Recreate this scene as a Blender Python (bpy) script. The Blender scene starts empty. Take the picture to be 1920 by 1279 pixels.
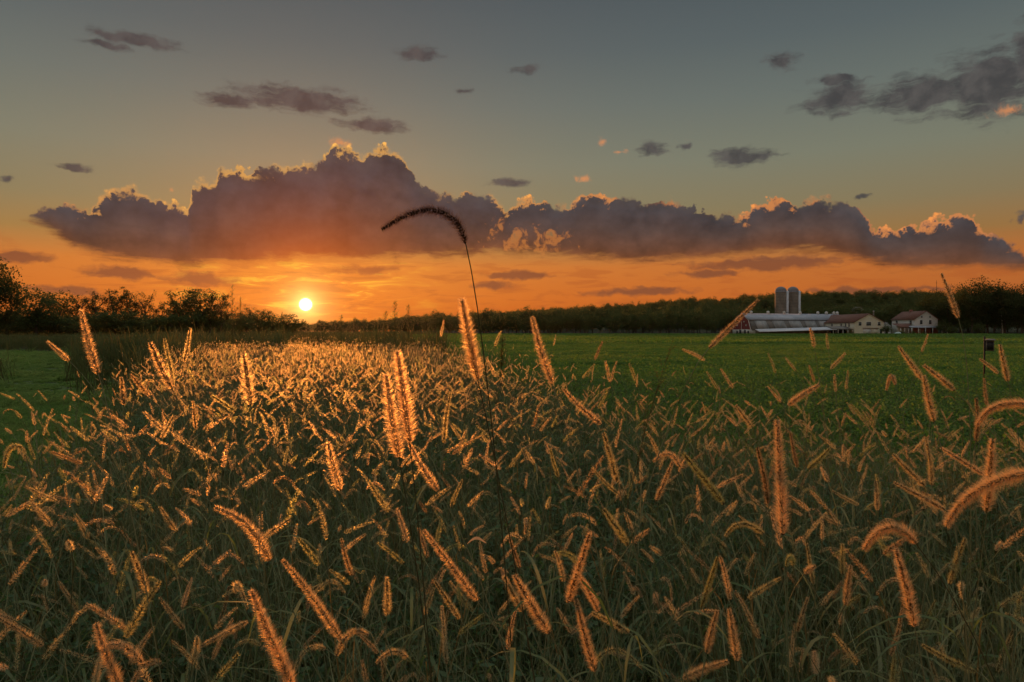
import bpy, math, random
import numpy as np
from mathutils import Vector

random.seed(7)
RNG = np.random.default_rng(11)
C = bpy.context.scene.collection
SC = bpy.context.scene
rad = math.radians

# ------------------------------------------------------------------ camera
CAM_H = 1.45
F = 1280.0                      # focal length in pixels of the 1920 px wide photograph (24 mm)
PITCH = math.atan(19.5 / F)
cam_d = bpy.data.cameras.new('camera')
cam_d.lens = 24.0
cam_d.sensor_width = 36.0
cam_d.clip_start = 0.02
cam_d.clip_end = 6000
cam = bpy.data.objects.new('camera', cam_d)
C.objects.link(cam)
cam.location = (0, 0, CAM_H)
cam.rotation_euler = (math.pi / 2 - PITCH, 0, 0)
SC.camera = cam

def pix(px, py, d):
    """world point that lies d metres ahead (along +Y) in the direction of a place in the photograph"""
    fx, fy, fz = 0.0, math.cos(PITCH), -math.sin(PITCH)
    ux, uy, uz = 0.0, math.sin(PITCH), math.cos(PITCH)
    v = np.array([px - 960.0, F * fy + (639.5 - py) * uy, F * fz + (639.5 - py) * uz])
    return np.array([0, 0, CAM_H]) + v * (d / v[1])

def azel(px, py):
    v = pix(px, py, 1.0) - np.array([0, 0, CAM_H])
    return math.degrees(math.atan2(v[0], v[1])), math.degrees(math.asin(v[2] / np.linalg.norm(v)))

def lin(r, g, b):
    def f(c):
        c /= 255.0
        return c / 12.92 if c <= 0.04045 else ((c + 0.055) / 1.055) ** 2.4
    return (f(r), f(g), f(b), 1.0)

# ------------------------------------------------------------------ colour management, engine
SC.view_settings.view_transform = 'Standard'
SC.view_settings.look = 'None'
SC.view_settings.exposure = 0.7
SC.view_settings.gamma = 1.0
SC.view_settings.use_curve_mapping = False
SC.render.engine = 'CYCLES'
cy = SC.cycles
cy.max_bounces = 10
cy.diffuse_bounces = 6
cy.glossy_bounces = 2
cy.transmission_bounces = 4
cy.volume_bounces = 0
cy.transparent_max_bounces = 8
cy.use_denoising = True
cy.use_adaptive_sampling = True
cy.adaptive_threshold = 0.02
cy.sample_clamp_indirect = 6.0

SUN_AZ, SUN_EL = azel(573, 571)
sun_dir = Vector((math.sin(rad(SUN_AZ)) * math.cos(rad(SUN_EL)), math.cos(rad(SUN_AZ)) * math.cos(rad(SUN_EL)), math.sin(rad(SUN_EL))))

# ------------------------------------------------------------------ node helpers
class NT:
    def __init__(self, tree):
        self.t = tree
        self.n = tree.nodes
        self.l = tree.links

    def _in(self, sock, v):
        if isinstance(v, bpy.types.NodeSocket):
            self.l.new(v, sock)
        elif v is not None:
            sock.default_value = v

    def m(self, op, a, b=None, c=None, clamp=False):
        n = self.n.new('ShaderNodeMath')
        n.operation = op
        n.use_clamp = clamp
        for s, v in zip(n.inputs, (a, b, c)):
            self._in(s, v)
        return n.outputs[0]

    def vm(self, op, a, b=None):
        n = self.n.new('ShaderNodeVectorMath')
        n.operation = op
        self._in(n.inputs[0], a)
        if b is not None:
            self._in(n.inputs[1], b)
        return n.outputs['Value'] if op in ('LENGTH', 'DOT_PRODUCT', 'DISTANCE') else n.outputs['Vector']

    def ss(self, x, a, b, lo=0.0, hi=1.0):
        n = self.n.new('ShaderNodeMapRange')
        n.interpolation_type = 'SMOOTHSTEP'
        for k, v in (('Value', x), ('From Min', a), ('From Max', b), ('To Min', lo), ('To Max', hi)):
            self._in(n.inputs[k], v)
        return n.outputs[0]

    def mix(self, f, a, b, blend='MIX'):
        n = self.n.new('ShaderNodeMix')
        n.data_type = 'RGBA'
        n.blend_type = blend
        self._in(n.inputs[0], f)
        self._in(n.inputs[6], a)
        self._in(n.inputs[7], b)
        return n.outputs[2]

    def noise(self, vec, scale, detail=4.0, rough=0.55, dist=0.0, dim='3D'):
        n = self.n.new('ShaderNodeTexNoise')
        n.noise_dimensions = dim
        if vec is not None:
            self._in(n.inputs['Vector'], vec)
        n.inputs['Scale'].default_value = scale
        n.inputs['Detail'].default_value = detail
        n.inputs['Roughness'].default_value = rough
        n.inputs['Distortion'].default_value = dist
        return n.outputs['Fac']

    def voro(self, vec, scale, detail=2.0, rough=0.5, dim='2D'):
        n = self.n.new('ShaderNodeTexVoronoi')
        n.voronoi_dimensions = dim
        n.feature = 'SMOOTH_F1'
        self._in(n.inputs['Vector'], vec)
        n.inputs['Scale'].default_value = scale
        n.inputs['Detail'].default_value = detail
        n.inputs['Roughness'].default_value = rough
        n.inputs['Smoothness'].default_value = 0.35
        return n.outputs['Distance']

    def curve(self, x, pts):
        """float curve through pts (x, y all in 0..1)"""
        n = self.n.new('ShaderNodeFloatCurve')
        cv = n.mapping.curves[0]
        n.mapping.use_clip = True
        pts = sorted(pts)
        while len(cv.points) < len(pts):
            cv.points.new(0.5, 0.5)
        for p, (a, b) in zip(cv.points, pts):
            p.location = (a, b)
            p.handle_type = 'VECTOR'
        n.mapping.update()
        self._in(n.inputs['Value'], x)
        return n.outputs[0]

    def ramp(self, x, stops, interp='LINEAR'):
        n = self.n.new('ShaderNodeValToRGB')
        r = n.color_ramp
        r.interpolation = interp
        stops = sorted(stops, key=lambda s: s[0])
        r.elements[0].position, r.elements[0].color = stops[0]
        r.elements[1].position, r.elements[1].color = stops[-1]
        for p, c in stops[1:-1]:
            e = r.elements.new(p)
            e.color = c
        self._in(n.inputs[0], x)
        return n.outputs[0]

# ------------------------------------------------------------------ world: evening sky with a cloud bank
world = bpy.data.worlds.new('World')
SC.world = world
world.use_nodes = True
wt = NT(world.node_tree)
world.node_tree.nodes.clear()
tc = wt.n.new('ShaderNodeTexCoord')
dirv = wt.vm('NORMALIZE', tc.outputs['Generated'])
sep = wt.n.new('ShaderNodeSeparateXYZ')
wt.l.new(dirv, sep.inputs[0])
AZ = wt.m('MULTIPLY', wt.m('ARCTAN2', sep.outputs[0], sep.outputs[1]), 180 / math.pi)
EL = wt.m('MULTIPLY', wt.m('ARCSINE', sep.outputs[2]), 180 / math.pi)
cmb = wt.n.new('ShaderNodeCombineXYZ')
wt.l.new(AZ, cmb.inputs[0])
wt.l.new(EL, cmb.inputs[1])
P = cmb.outputs[0]
THETA = wt.m('MULTIPLY', wt.m('ARCCOSINE', wt.m('MINIMUM', wt.vm('DOT_PRODUCT', dirv, tuple(sun_dir)), 1.0)), 180 / math.pi)

# clear sky: Nishita, graded towards the thick evening air in the visible part
nish = wt.n.new('ShaderNodeTexSky')
nish.sky_type = 'NISHITA'
nish.sun_disc = False
nish.sun_elevation = rad(SUN_EL)
nish.sun_rotation = rad(SUN_AZ)
nish.dust_density = 4.0
nish_c = wt.mix(1.0, nish.outputs[0], (0.06, 0.06, 0.06, 1), 'MULTIPLY')
def e2r(e):
    return (e + 10.0) / 100.0          # -10..90 degrees to 0..1
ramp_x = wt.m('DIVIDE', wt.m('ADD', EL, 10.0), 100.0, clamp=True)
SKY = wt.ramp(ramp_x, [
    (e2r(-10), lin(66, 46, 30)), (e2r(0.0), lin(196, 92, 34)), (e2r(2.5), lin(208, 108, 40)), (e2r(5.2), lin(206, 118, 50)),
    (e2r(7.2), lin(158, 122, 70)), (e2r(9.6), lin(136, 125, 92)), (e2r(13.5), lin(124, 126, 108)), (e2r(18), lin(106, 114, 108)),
    (e2r(22), lin(90, 100, 101)), (e2r(27), lin(76, 86, 91)), (e2r(34), lin(98, 106, 109)), (e2r(54), lin(174, 177, 175)), (e2r(90), lin(212, 212, 207))])  # stops above the view brightened as added fill light for the ground
# farther from the sun the glow at the horizon is duller
azd = wt.m('ABSOLUTE', wt.m('SUBTRACT', AZ, SUN_AZ))
away = wt.ss(azd, 15.0, 75.0)
low = wt.ss(EL, 14.0, 2.0)
SKY = wt.mix(wt.m('MULTIPLY', wt.m('MULTIPLY', away, low), 0.6), SKY, lin(150, 90, 52))
SKY = wt.mix(0.12, SKY, nish_c)
aure2 = wt.m('EXPONENT', wt.m('MULTIPLY', THETA, -1 / 6.0))
SKY = wt.mix(wt.m('MULTIPLY', aure2, 0.60, clamp=True), SKY, lin(255, 138, 26))

# streaky texture of the bright low air
stretch = wt.vm('MULTIPLY', P, (0.25, 1.6, 1.0))
nstreak = wt.noise(stretch, 1.0, 5.0, 0.6, 0.6)
nbill = wt.noise(P, 0.55, 6.0, 0.6, 0.2)
band = wt.m('MULTIPLY', wt.ss(EL, 0.3, 2.0), wt.ss(EL, 7.5, 4.5))
streak_b = wt.m('MULTIPLY', wt.m('MULTIPLY', wt.ss(nstreak, 0.50, 0.66), band), wt.ss(THETA, 13.0, 2.0))
SKY = wt.mix(wt.m('MULTIPLY', streak_b, 0.75), SKY, lin(255, 196, 62))
streak_d = wt.m('MULTIPLY', wt.ss(nstreak, 0.50, 0.36), band)
SKY = wt.mix(wt.m('MULTIPLY', streak_d, 0.40), SKY, lin(165, 84, 40))

ncur = wt.noise(P, 1.0, 6.0, 0.65, 0.5)
# ---- small clouds: soft ellipses, edges torn by noise
warp = wt.n.new('ShaderNodeTexNoise')
warp.noise_dimensions = '2D'
wt.l.new(P, warp.inputs['Vector'])
warp.inputs['Scale'].default_value = 0.8
warp.inputs['Detail'].default_value = 3.0
wv = wt.vm('MULTIPLY', wt.vm('SUBTRACT', warp.outputs['Color'], (0.5, 0.5, 0.5)), (1.8, 0.6, 0.0))
PW = wt.vm('ADD', P, wv)
smalls = [  # x, y, half width, half height in the photograph
    (560, 186, 150, 26), (430, 188, 75, 14), (700, 234, 82, 15), (250, 74, 115, 13), (200, 82, 70, 8), (785, 100, 58, 12), (990, 130, 36, 9),
    (1575, 184, 90, 30), (1740, 176, 140, 38), (1860, 156, 130, 62), (1935, 120, 60, 74), (1465, 114, 34, 17), (1390, 294, 66, 20), (1560, 150, 50, 9),
    (1225, 278, 36, 14), (1285, 275, 14, 8), (955, 343, 42, 10), (1620, 370, 18, 6), (1913, 408, 14, 14), (870, 170, 18, 6), (8, 334, 16, 6), (140, 314, 40, 7),
    (30, 482, 85, 13), (230, 512, 90, 14), (375, 524, 85, 16), (690, 506, 60, 12), (975, 516, 90, 10), (930, 536, 50, 10), (1200, 547, 115, 9),
    (1440, 494, 190, 15), (130, 545, 90, 9), (1330, 512, 80, 9), (1620, 545, 160, 7)]
acc = None
for (x, y, a, b) in smalls:
    ca, ce = azel(x, y)
    s = azel(x + a, y)[0] - azel(x - a, y)[0]
    q = wt.vm('LENGTH', wt.vm('MULTIPLY', wt.vm('SUBTRACT', PW, (ca, ce, 0)), (2.0 / s, F / b / 57.3, 0.0)))
    acc = q if acc is None else wt.m('MINIMUM', acc, q)
nfine = wt.noise(wt.vm('MULTIPLY', PW, (0.5, 1.7, 1.0)), 0.9, 7.0, 0.6, 0.08)
sm = wt.m('ADD', wt.m('SUBTRACT', 1.06, acc), wt.m('MULTIPLY', wt.m('SUBTRACT', nfine, 0.5), 1.75))
sm_a = wt.ss(sm, -0.02, 0.70)
sm_col = wt.mix(wt.ss(EL, 8.0, 5.0), wt.mix(wt.ss(nbill, 0.35, 0.65), lin(62, 60, 62), lin(84, 80, 79)), lin(128, 76, 50))
sm_col = wt.mix(wt.m('MULTIPLY', aure2, 0.7, clamp=True), sm_col, lin(240, 120, 34))
SKY = wt.mix(wt.m('MULTIPLY', sm_a, 0.9), SKY, sm_col)
# little sunlit puffs
acc = None
for (x, y, a, b) in [(1128, 267, 13, 12), (1092, 336, 16, 9), (1890, 207, 46, 11), (322, 357, 7, 5), (1160, 285, 20, 6), (640, 268, 26, 14)]:
    ca, ce = azel(x, y)
    s = azel(x + a, y)[0] - azel(x - a, y)[0]
    q = wt.vm('LENGTH', wt.vm('MULTIPLY', wt.vm('SUBTRACT', wt.vm('ADD', P, wt.vm('MULTIPLY', wv, (0.2, 0.2, 0))), (ca, ce, 0)), (2.0 / s, F / b / 57.3, 0.0)))
    acc = q if acc is None else wt.m('MINIMUM', acc, q)
pf = wt.ss(wt.m('ADD', wt.m('SUBTRACT', 0.9, acc), wt.m('MULTIPLY', wt.m('SUBTRACT', ncur, 0.5), 3.4)), 0.0, 1.1)
SKY = wt.mix(wt.m('MULTIPLY', pf, 0.7), SKY, lin(226, 142, 84))

# ---- the cloud bank: outline from the photograph's directions, edge from billow noise
top_px = [(20, 425), (40, 404), (70, 388), (100, 376), (150, 380), (175, 374), (190, 356), (210, 344), (250, 338), (270, 350), (290, 362), (330, 372), (354, 388), (360, 342), (380, 328),
          (404, 326), (412, 302), (440, 297), (470, 314), (500, 306), (520, 297), (560, 299), (605, 296), (616, 270), (640, 262), (662, 268), (675, 284), (695, 276), (720, 264), (740, 263),
          (762, 296), (778, 324), (792, 346), (830, 356), (870, 352), (915, 357), (940, 368), (954, 384), (966, 370), (1000, 362), (1040, 380), (1070, 372), (1090, 358), (1115, 354),
          (1140, 362), (1200, 366), (1250, 363), (1300, 380), (1350, 397), (1390, 396), (1420, 372), (1460, 359), (1490, 372), (1530, 361), (1565, 364), (1600, 376), (1622, 402),
          (1640, 424), (1690, 418), (1740, 405), (1790, 388), (1830, 390), (1850, 428), (1890, 445), (1930, 462), (1990, 480), (2060, 520)]
bot_px = [(20, 400), (60, 418), (100, 440), (140, 466), (190, 484), (260, 492), (380, 497), (470, 494), (560, 487), (700, 486), (820, 482), (940, 474), (990, 478), (1080, 484), (1200, 494),
          (1300, 486), (1420, 476), (1540, 472), (1600, 486), (1650, 500), (1760, 506), (1930, 508), (2060, 505)]
def cx(px, py):
    a, e = azel(px, py)
    return ((a + 50) / 100.0, e / 30.0)
AX = wt.m('DIVIDE', wt.m('ADD', AZ, 50.0), 100.0, clamp=True)
TOP = wt.m('MULTIPLY', wt.curve(AX, [(0, 0.0)] + [cx(*p) for p in top_px] + [(1, 0.0)]), 30.0)
BOT = wt.m('MULTIPLY', wt.curve(AX, [(0, 0.4)] + [cx(*p) for p in bot_px] + [(1, 0.4)]), 30.0)
bill = wt.m('SUBTRACT', 0.42, wt.voro(wt.vm('ADD', P, wt.vm('MULTIPLY', wv, (0.12, 0.25, 0))), 0.85, 3.0, 0.55))
HT = wt.m('ADD', wt.m('SUBTRACT', TOP, EL), wt.m('ADD', wt.m('MULTIPLY', bill, 0.8), wt.m('MULTIPLY', wt.m('SUBTRACT', nbill, 0.5), 1.0)))
GB = wt.m('ADD', wt.m('SUBTRACT', EL, BOT), wt.m('ADD', wt.m('MULTIPLY', wt.m('SUBTRACT', nstreak, 0.5), 1.5), wt.m('MULTIPLY', wt.m('SUBTRACT', nfine, 0.5), 1.6)))
soft = wt.m('ADD', 0.14, wt.m('MULTIPLY', wt.ss(wt.noise(P, 0.35, 3.0, 0.5), 0.40, 0.68), 0.50))
a_top = wt.ss(wt.m('DIVIDE', HT, soft), -0.2, 1.0)
a_bot = wt.ss(GB, -0.35, 0.65)
ALPHA = wt.m('MULTIPLY', a_top, a_bot)
# torn openings in the bank
acc = None
for (x, y, a, b) in [(985, 452, 75, 26), (940, 424, 22, 14), (1040, 440, 40, 18), (1015, 470, 50, 10)]:
    ca, ce = azel(x, y)
    s = azel(x + a, y)[0] - azel(x - a, y)[0]
    q = wt.vm('LENGTH', wt.vm('MULTIPLY', wt.vm('SUBTRACT', P, (ca, ce, 0)), (2.0 / s, F / b / 57.3, 0.0)))
    acc = q if acc is None else wt.m('MINIMUM', acc, q)
hole = wt.m('ADD', wt.m('SUBTRACT', 0.45, acc), wt.m('MULTIPLY', wt.m('SUBTRACT', ncur, 0.56), 6.0))
hole_a = wt.ss(hole, -0.2, 1.5)
ALPHA = wt.m('MULTIPLY', ALPHA, wt.m('SUBTRACT', 1.0, wt.m('MULTIPLY', hole_a, 0.85)))
hole_rim = wt.m('MULTIPLY', wt.ss(hole, -0.7, 0.1), wt.ss(hole, 1.0, 0.2))
# body: grey mauve above, warmer towards the base and towards the sun
relh = wt.m('DIVIDE', wt.m('SUBTRACT', EL, BOT), wt.m('MAXIMUM', wt.m('SUBTRACT', TOP, BOT), 0.5))
BODY = wt.ramp(relh, [(0.0, lin(140, 82, 48)), (0.18, lin(114, 76, 57)), (0.45, lin(94, 74, 67)), (0.75, lin(80, 72, 73)), (1.0, lin(88, 80, 78))])
bill2 = wt.m('SUBTRACT', 0.42, wt.voro(wt.vm('ADD', wt.vm('MULTIPLY', P, (0.7, 1.1, 1.0)), wt.vm('MULTIPLY', wv, (0.3, 0.5, 0))), 0.42, 3.0, 0.5))
inner = wt.m('ADD', 0.78, wt.m('MULTIPLY', wt.m('ADD', nbill, wt.m('ADD', wt.m('MULTIPLY', bill, 0.35), wt.m('MULTIPLY', bill2, 0.75))), 0.42))
BODY = wt.mix(1.0, BODY, wt.mix(inner, (0, 0, 0, 1), (1.0, 1.0, 1.0, 1)), 'MULTIPLY')
glow_b = wt.m('EXPONENT', wt.m('MULTIPLY', THETA, -1 / 3.2))
BODY = wt.mix(wt.m('MULTIPLY', glow_b, 1.6, clamp=True), BODY, lin(222, 94, 14))
# lit rims: brightest on the turrets that the photograph shows lit
rim_px = [(30, 0.1), (160, 0.5), (200, 1), (265, 1), (300, 0.8), (335, 0.5), (356, 1), (385, 1), (412, 0.9), (470, 0.8), (490, 0.15), (530, 0.8), (575, 0.7), (600, 0.2), (618, 1), (668, 1), (690, 0.6), (735, 1), (760, 0.7),
          (785, 0.15), (840, 0.4), (870, 0.7), (900, 0.15), (930, 0.8), (960, 1), (1005, 0.9), (1030, 0.3), (1080, 0.8), (1140, 1), (1165, 0.2), (1230, 0.25), (1262, 0.6), (1290, 0.1),
          (1375, 0.3), (1400, 1), (1470, 1), (1500, 0.4), (1535, 0.8), (1570, 0.2), (1610, 0.3), (1660, 0.8), (1750, 0.9), (1835, 1), (1860, 0.4), (1930, 0.2)]
RM = wt.curve(AX, [(0, 0)] + [(cx(x, 380)[0], v) for x, v in rim_px] + [(1, 0)])
rw = wt.m('MULTIPLY', wt.m('ADD', 0.22, wt.m('MULTIPLY', wt.ss(ncur, 0.35, 0.68), 0.75)), wt.m('ADD', 0.25, RM))
rim = wt.ss(wt.m('DIVIDE', wt.m('MAXIMUM', HT, 0.0), rw), 1.05, 0.35)
rim = wt.m('MULTIPLY', wt.m('MULTIPLY', rim, wt.ss(RM, 0.1, 0.75)), wt.ss(bill, -0.30, 0.12, 0.6, 1.1), clamp=True)
RIMC = wt.mix(wt.ss(azd, 3.0, 30.0), lin(255, 186, 92), lin(240, 150, 78))
BODY = wt.mix(rim, BODY, RIMC)
BODY = wt.mix(wt.m('MULTIPLY', hole_rim, 0.45, clamp=True), BODY, lin(225, 135, 60))
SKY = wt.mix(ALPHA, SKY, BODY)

# the sun's own disc and its aureole in the thick air
aure1 = wt.m('EXPONENT', wt.m('MULTIPLY', THETA, -1 / 0.85))
SKY = wt.mix(wt.m('MULTIPLY', aure1, 1.3, clamp=True), SKY, (2.0, 1.1, 0.30, 1))
disc = wt.ss(THETA, 0.58, 0.22)
SKY = wt.mix(disc, SKY, (9.0, 7.0, 4.0, 1))
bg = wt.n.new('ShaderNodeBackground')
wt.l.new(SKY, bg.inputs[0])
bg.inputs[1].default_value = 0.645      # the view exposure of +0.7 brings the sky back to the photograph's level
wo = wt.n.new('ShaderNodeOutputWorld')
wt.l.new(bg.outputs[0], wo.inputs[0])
world.cycles.sampling_method = 'MANUAL'
world.cycles.sample_map_resolution = 1024

# ------------------------------------------------------------------ sun
sun_d = bpy.data.lights.new('sun', 'SUN')
sun_d.energy = 2.1
sun_d.color = (1.0, 0.35, 0.085)
sun_d.angle = rad(0.55)
sun = bpy.data.objects.new('sun', sun_d)
C.objects.link(sun)
sun.rotation_euler = sun_dir.to_track_quat('Z', 'Y').to_euler()

HAZE_DENSITY = 0.00002
HAZE_G = 0.80

# ------------------------------------------------------------------ materials
def mat(name):
    m = bpy.data.materials.new(name)
    m.use_nodes = True
    m.node_tree.nodes.clear()
    return m, NT(m.node_tree)

def leaf_mat(name, col_a, col_b, trans=0.5, tcol=1.5, gloss=0.0, nscale=0.0, rough=0.5):
    """thin plant tissue: diffuse on the near side, light let through from the far side; hue differs from plant to plant"""
    m, t = mat(name)
    oi = t.n.new('ShaderNodeObjectInfo')
    f = oi.outputs['Random']
    if nscale:
        geo = t.n.new('ShaderNodeNewGeometry')
        nz = t.noise(geo.outputs['Position'], nscale, 3.0)
        f = t.m('ADD', t.m('MULTIPLY', f, 0.5), t.m('MULTIPLY', t.ss(nz, 0.3, 0.7), 0.5))
    col = t.mix(f, (*col_a, 1), (*col_b, 1))
    d = t.n.new('ShaderNodeBsdfDiffuse')
    t.l.new(col, d.inputs[0])
    tr = t.n.new('ShaderNodeBsdfTranslucent')
    t.l.new(t.mix(1.0, col, (tcol, tcol, tcol * 0.8, 1), 'MULTIPLY'), tr.inputs[0])
    mx = t.n.new('ShaderNodeMixShader')
    mx.inputs[0].default_value = trans
    t.l.new(d.outputs[0], mx.inputs[1])
    t.l.new(tr.outputs[0], mx.inputs[2])
    s = mx.outputs[0]
    if gloss:
        g = t.n.new('ShaderNodeBsdfGlossy')
        g.inputs['Roughness'].default_value = rough
        g.inputs[0].default_value = (1, 1, 1, 1)
        m2 = t.n.new('ShaderNodeMixShader')
        m2.inputs[0].default_value = gloss
        t.l.new(s, m2.inputs[1])
        t.l.new(g.outputs[0], m2.inputs[2])
        s = m2.outputs[0]
    o = t.n.new('ShaderNodeOutputMaterial')
    t.l.new(s, o.inputs[0])
    return m

def bristle_mat(name, col_a, col_b, fwd=0.4, trans=0.6, ripe=False):
    """fine awns: let light through, most of it only slightly turned from its course"""
    m, t = mat(name)
    oi = t.n.new('ShaderNodeObjectInfo')
    col = t.ramp(oi.outputs['Random'], [(0.0, (*col_a, 1)), (0.45, (*col_b, 1)), (0.72, (0.45, 0.47, 0.23, 1)), (0.82, (0.72, 0.60, 0.40, 1)), (1.0, (0.52, 0.36, 0.22, 1))])
    if ripe:
        col = t.mix(oi.outputs['Random'], (*col_a, 1), (*col_b, 1))
    d = t.n.new('ShaderNodeBsdfDiffuse')
    t.l.new(col, d.inputs[0])
    tr = t.n.new('ShaderNodeBsdfTranslucent')
    t.l.new(t.mix(1.0, col, (1.35, 1.35, 1.1, 1), 'MULTIPLY'), tr.inputs[0])
    rf_ = t.n.new('ShaderNodeBsdfRefraction')
    rf_.inputs['IOR'].default_value = 1.35
    rf_.inputs['Roughness'].default_value = 0.6
    t.l.new(t.mix(1.0, col, (1.5, 1.5, 1.3, 1), 'MULTIPLY'), rf_.inputs[0])
    m1 = t.n.new('ShaderNodeMixShader')
    m1.inputs[0].default_value = trans
    t.l.new(d.outputs[0], m1.inputs[1])
    t.l.new(tr.outputs[0], m1.inputs[2])
    m2 = t.n.new('ShaderNodeMixShader')
    m2.inputs[0].default_value = fwd
    t.l.new(m1.outputs[0], m2.inputs[1])
    t.l.new(rf_.outputs[0], m2.inputs[2])
    o = t.n.new('ShaderNodeOutputMaterial')
    t.l.new(m2.outputs[0], o.inputs[0])
    return m

def solid_mat(name, col_a, col_b, nscale=2.0, rough=0.7, metal=0.0, bump=0.0, bscale=30.0, stretch=(1, 1, 1), detail=5.0):
    m, t = mat(name)
    tcn = t.n.new('ShaderNodeTexCoord')
    v = t.vm('MULTIPLY', tcn.outputs['Object'], stretch)
    nz = t.noise(v, nscale, detail, 0.6)
    p = t.n.new('ShaderNodeBsdfPrincipled')
    t.l.new(t.mix(t.ss(nz, 0.32, 0.68), (*col_a, 1), (*col_b, 1)), p.inputs['Base Color'])
    p.inputs['Roughness'].default_value = rough
    p.inputs['Metallic'].default_value = metal
    if bump:
        b = t.n.new('ShaderNodeBump')
        b.inputs['Strength'].default_value = bump
        b.inputs['Distance'].default_value = 0.05
        t.l.new(t.noise(v, bscale, 4.0), b.inputs['Height'])
        t.l.new(b.outputs[0], p.inputs['Normal'])
    o = t.n.new('ShaderNodeOutputMaterial')
    t.l.new(p.outputs[0], o.inputs[0])
    return m

M = {}
M['bristle'] = bristle_mat('bristle', (0.80, 0.60, 0.39), (0.66, 0.57, 0.35), 0.22, 0.48)
M['bristle_ripe'] = bristle_mat('bristle_ripe', (0.82, 0.60, 0.39), (0.76, 0.58, 0.37), 0.22, 0.48, True)
M['spikelet'] = leaf_mat('spikelet', (0.16, 0.11, 0.055), (0.11, 0.12, 0.05), 0.3, 1.2)
M['silhouette_head'] = leaf_mat('silhouette_head', (0.035, 0.022, 0.014), (0.03, 0.02, 0.012), 0.1, 1.0)  # arching head: backlit silhouette put into the spikelet colour
M['silhouette_bristle'] = leaf_mat('silhouette_bristle', (0.14, 0.07, 0.035), (0.12, 0.06, 0.03), 0.4, 1.0)  # its bristles, darkened in colour for the same backlit look
M['stem'] = leaf_mat('stem', (0.20, 0.25, 0.13), (0.30, 0.30, 0.16), 0.15, 1.2)
M['blade'] = leaf_mat('blade', (0.11, 0.17, 0.055), (0.22, 0.235, 0.09), 0.45, 1.5, 0.03)
M['dry_blade'] = leaf_mat('dry_blade', (0.22, 0.17, 0.075), (0.13, 0.12, 0.05), 0.45, 1.3)
M['weed_leaf'] = leaf_mat('weed_leaf', (0.065, 0.135, 0.045), (0.10, 0.16, 0.055), 0.45, 1.6, 0.03)
M['crop_leaf'] = leaf_mat('crop_leaf', (0.06, 0.17, 0.03), (0.155, 0.23, 0.048), 0.5, 1.7, 0.02, 0.10)
M['lawn_blade'] = leaf_mat('lawn_blade', (0.13, 0.24, 0.065), (0.25, 0.31, 0.10), 0.45, 1.5, 0.0, 0.7)
M['thicket'] = leaf_mat('thicket', (0.085, 0.125, 0.05), (0.16, 0.16, 0.07), 0.4, 1.3, 0.0, 0.3)
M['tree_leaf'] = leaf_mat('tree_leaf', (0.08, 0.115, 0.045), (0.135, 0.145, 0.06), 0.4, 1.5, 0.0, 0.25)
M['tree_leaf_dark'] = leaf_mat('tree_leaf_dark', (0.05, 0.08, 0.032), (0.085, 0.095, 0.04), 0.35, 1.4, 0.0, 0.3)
M['bark'] = solid_mat('bark', (0.07, 0.055, 0.04), (0.13, 0.105, 0.08), 6.0, 0.9, 0, 0.5, 20, (1, 1, 0.2))
M['soil'] = solid_mat('soil', (0.035, 0.042, 0.018), (0.06, 0.06, 0.028), 0.6, 0.95, 0, 0.6, 12)
M['field_soil'] = solid_mat('field_soil', (0.025, 0.05, 0.012), (0.045, 0.075, 0.02), 0.15, 0.95, 0, 0.6, 9)
M['lawn_soil'] = solid_mat('lawn_soil', (0.10, 0.15, 0.055), (0.13, 0.17, 0.065), 0.3, 0.95, 0, 0.6, 25)
M['stubble'] = solid_mat('stubble', (0.13, 0.14, 0.05), (0.20, 0.18, 0.075), 0.25, 0.95, 0, 0.6, 8)
M['cream'] = solid_mat('cream', (0.78, 0.75, 0.60), (0.84, 0.81, 0.68), 0.4, 0.7, 0, 0.1, 20, (1, 1, 0.15))
M['white'] = solid_mat('white', (0.80, 0.80, 0.78), (0.86, 0.86, 0.84), 0.5, 0.65)
M['white_old'] = solid_mat('white_old', (0.50, 0.48, 0.42), (0.78, 0.76, 0.72), 0.6, 0.75)
M['red_wood'] = solid_mat('red_wood', (0.24, 0.045, 0.045), (0.36, 0.10, 0.09), 1.2, 0.85, 0, 0.2, 20, (4, 4, 0.5))
M['brown_roof'] = solid_mat('brown_roof', (0.15, 0.07, 0.052), (0.21, 0.105, 0.08), 0.8, 0.9)
M['metal_roof'] = solid_mat('metal_roof', (0.34, 0.37, 0.44), (0.46, 0.49, 0.56), 0.25, 0.5, 0.15, 0, 1, (1, 1, 1))
M['grey_roof'] = solid_mat('grey_roof', (0.17, 0.16, 0.15), (0.25, 0.23, 0.21), 0.5, 0.85)
M['pale_panel'] = solid_mat('pale_panel', (0.27, 0.27, 0.27), (0.42, 0.42, 0.42), 0.5, 0.8, 0, 0, 1, (1, 1, 0.3))
M['shed_roof'] = solid_mat('shed_roof', (0.62, 0.65, 0.72), (0.78, 0.80, 0.85), 0.3, 0.5, 0.0, 0, 1, (1, 1, 1))
M['concrete'] = solid_mat('concrete', (0.24, 0.22, 0.19), (0.36, 0.33, 0.28), 0.5, 0.9, 0, 0.3, 10, (1, 1, 0.4))
M['galv'] = solid_mat('galv', (0.55, 0.58, 0.62), (0.72, 0.74, 0.78), 0.6, 0.4, 0.2)
M['dome'] = solid_mat('dome', (0.17, 0.17, 0.19), (0.26, 0.25, 0.26), 0.6, 0.6, 0.2)
M['silhouette_stem'] = leaf_mat('silhouette_stem', (0.10, 0.10, 0.045), (0.12, 0.10, 0.05), 0.1, 1.0)  # darker copy of the stem colour, painting in its silhouette against the light
M['dark'] = solid_mat('dark', (0.02, 0.02, 0.022), (0.035, 0.035, 0.035), 1.0, 0.6)
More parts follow.
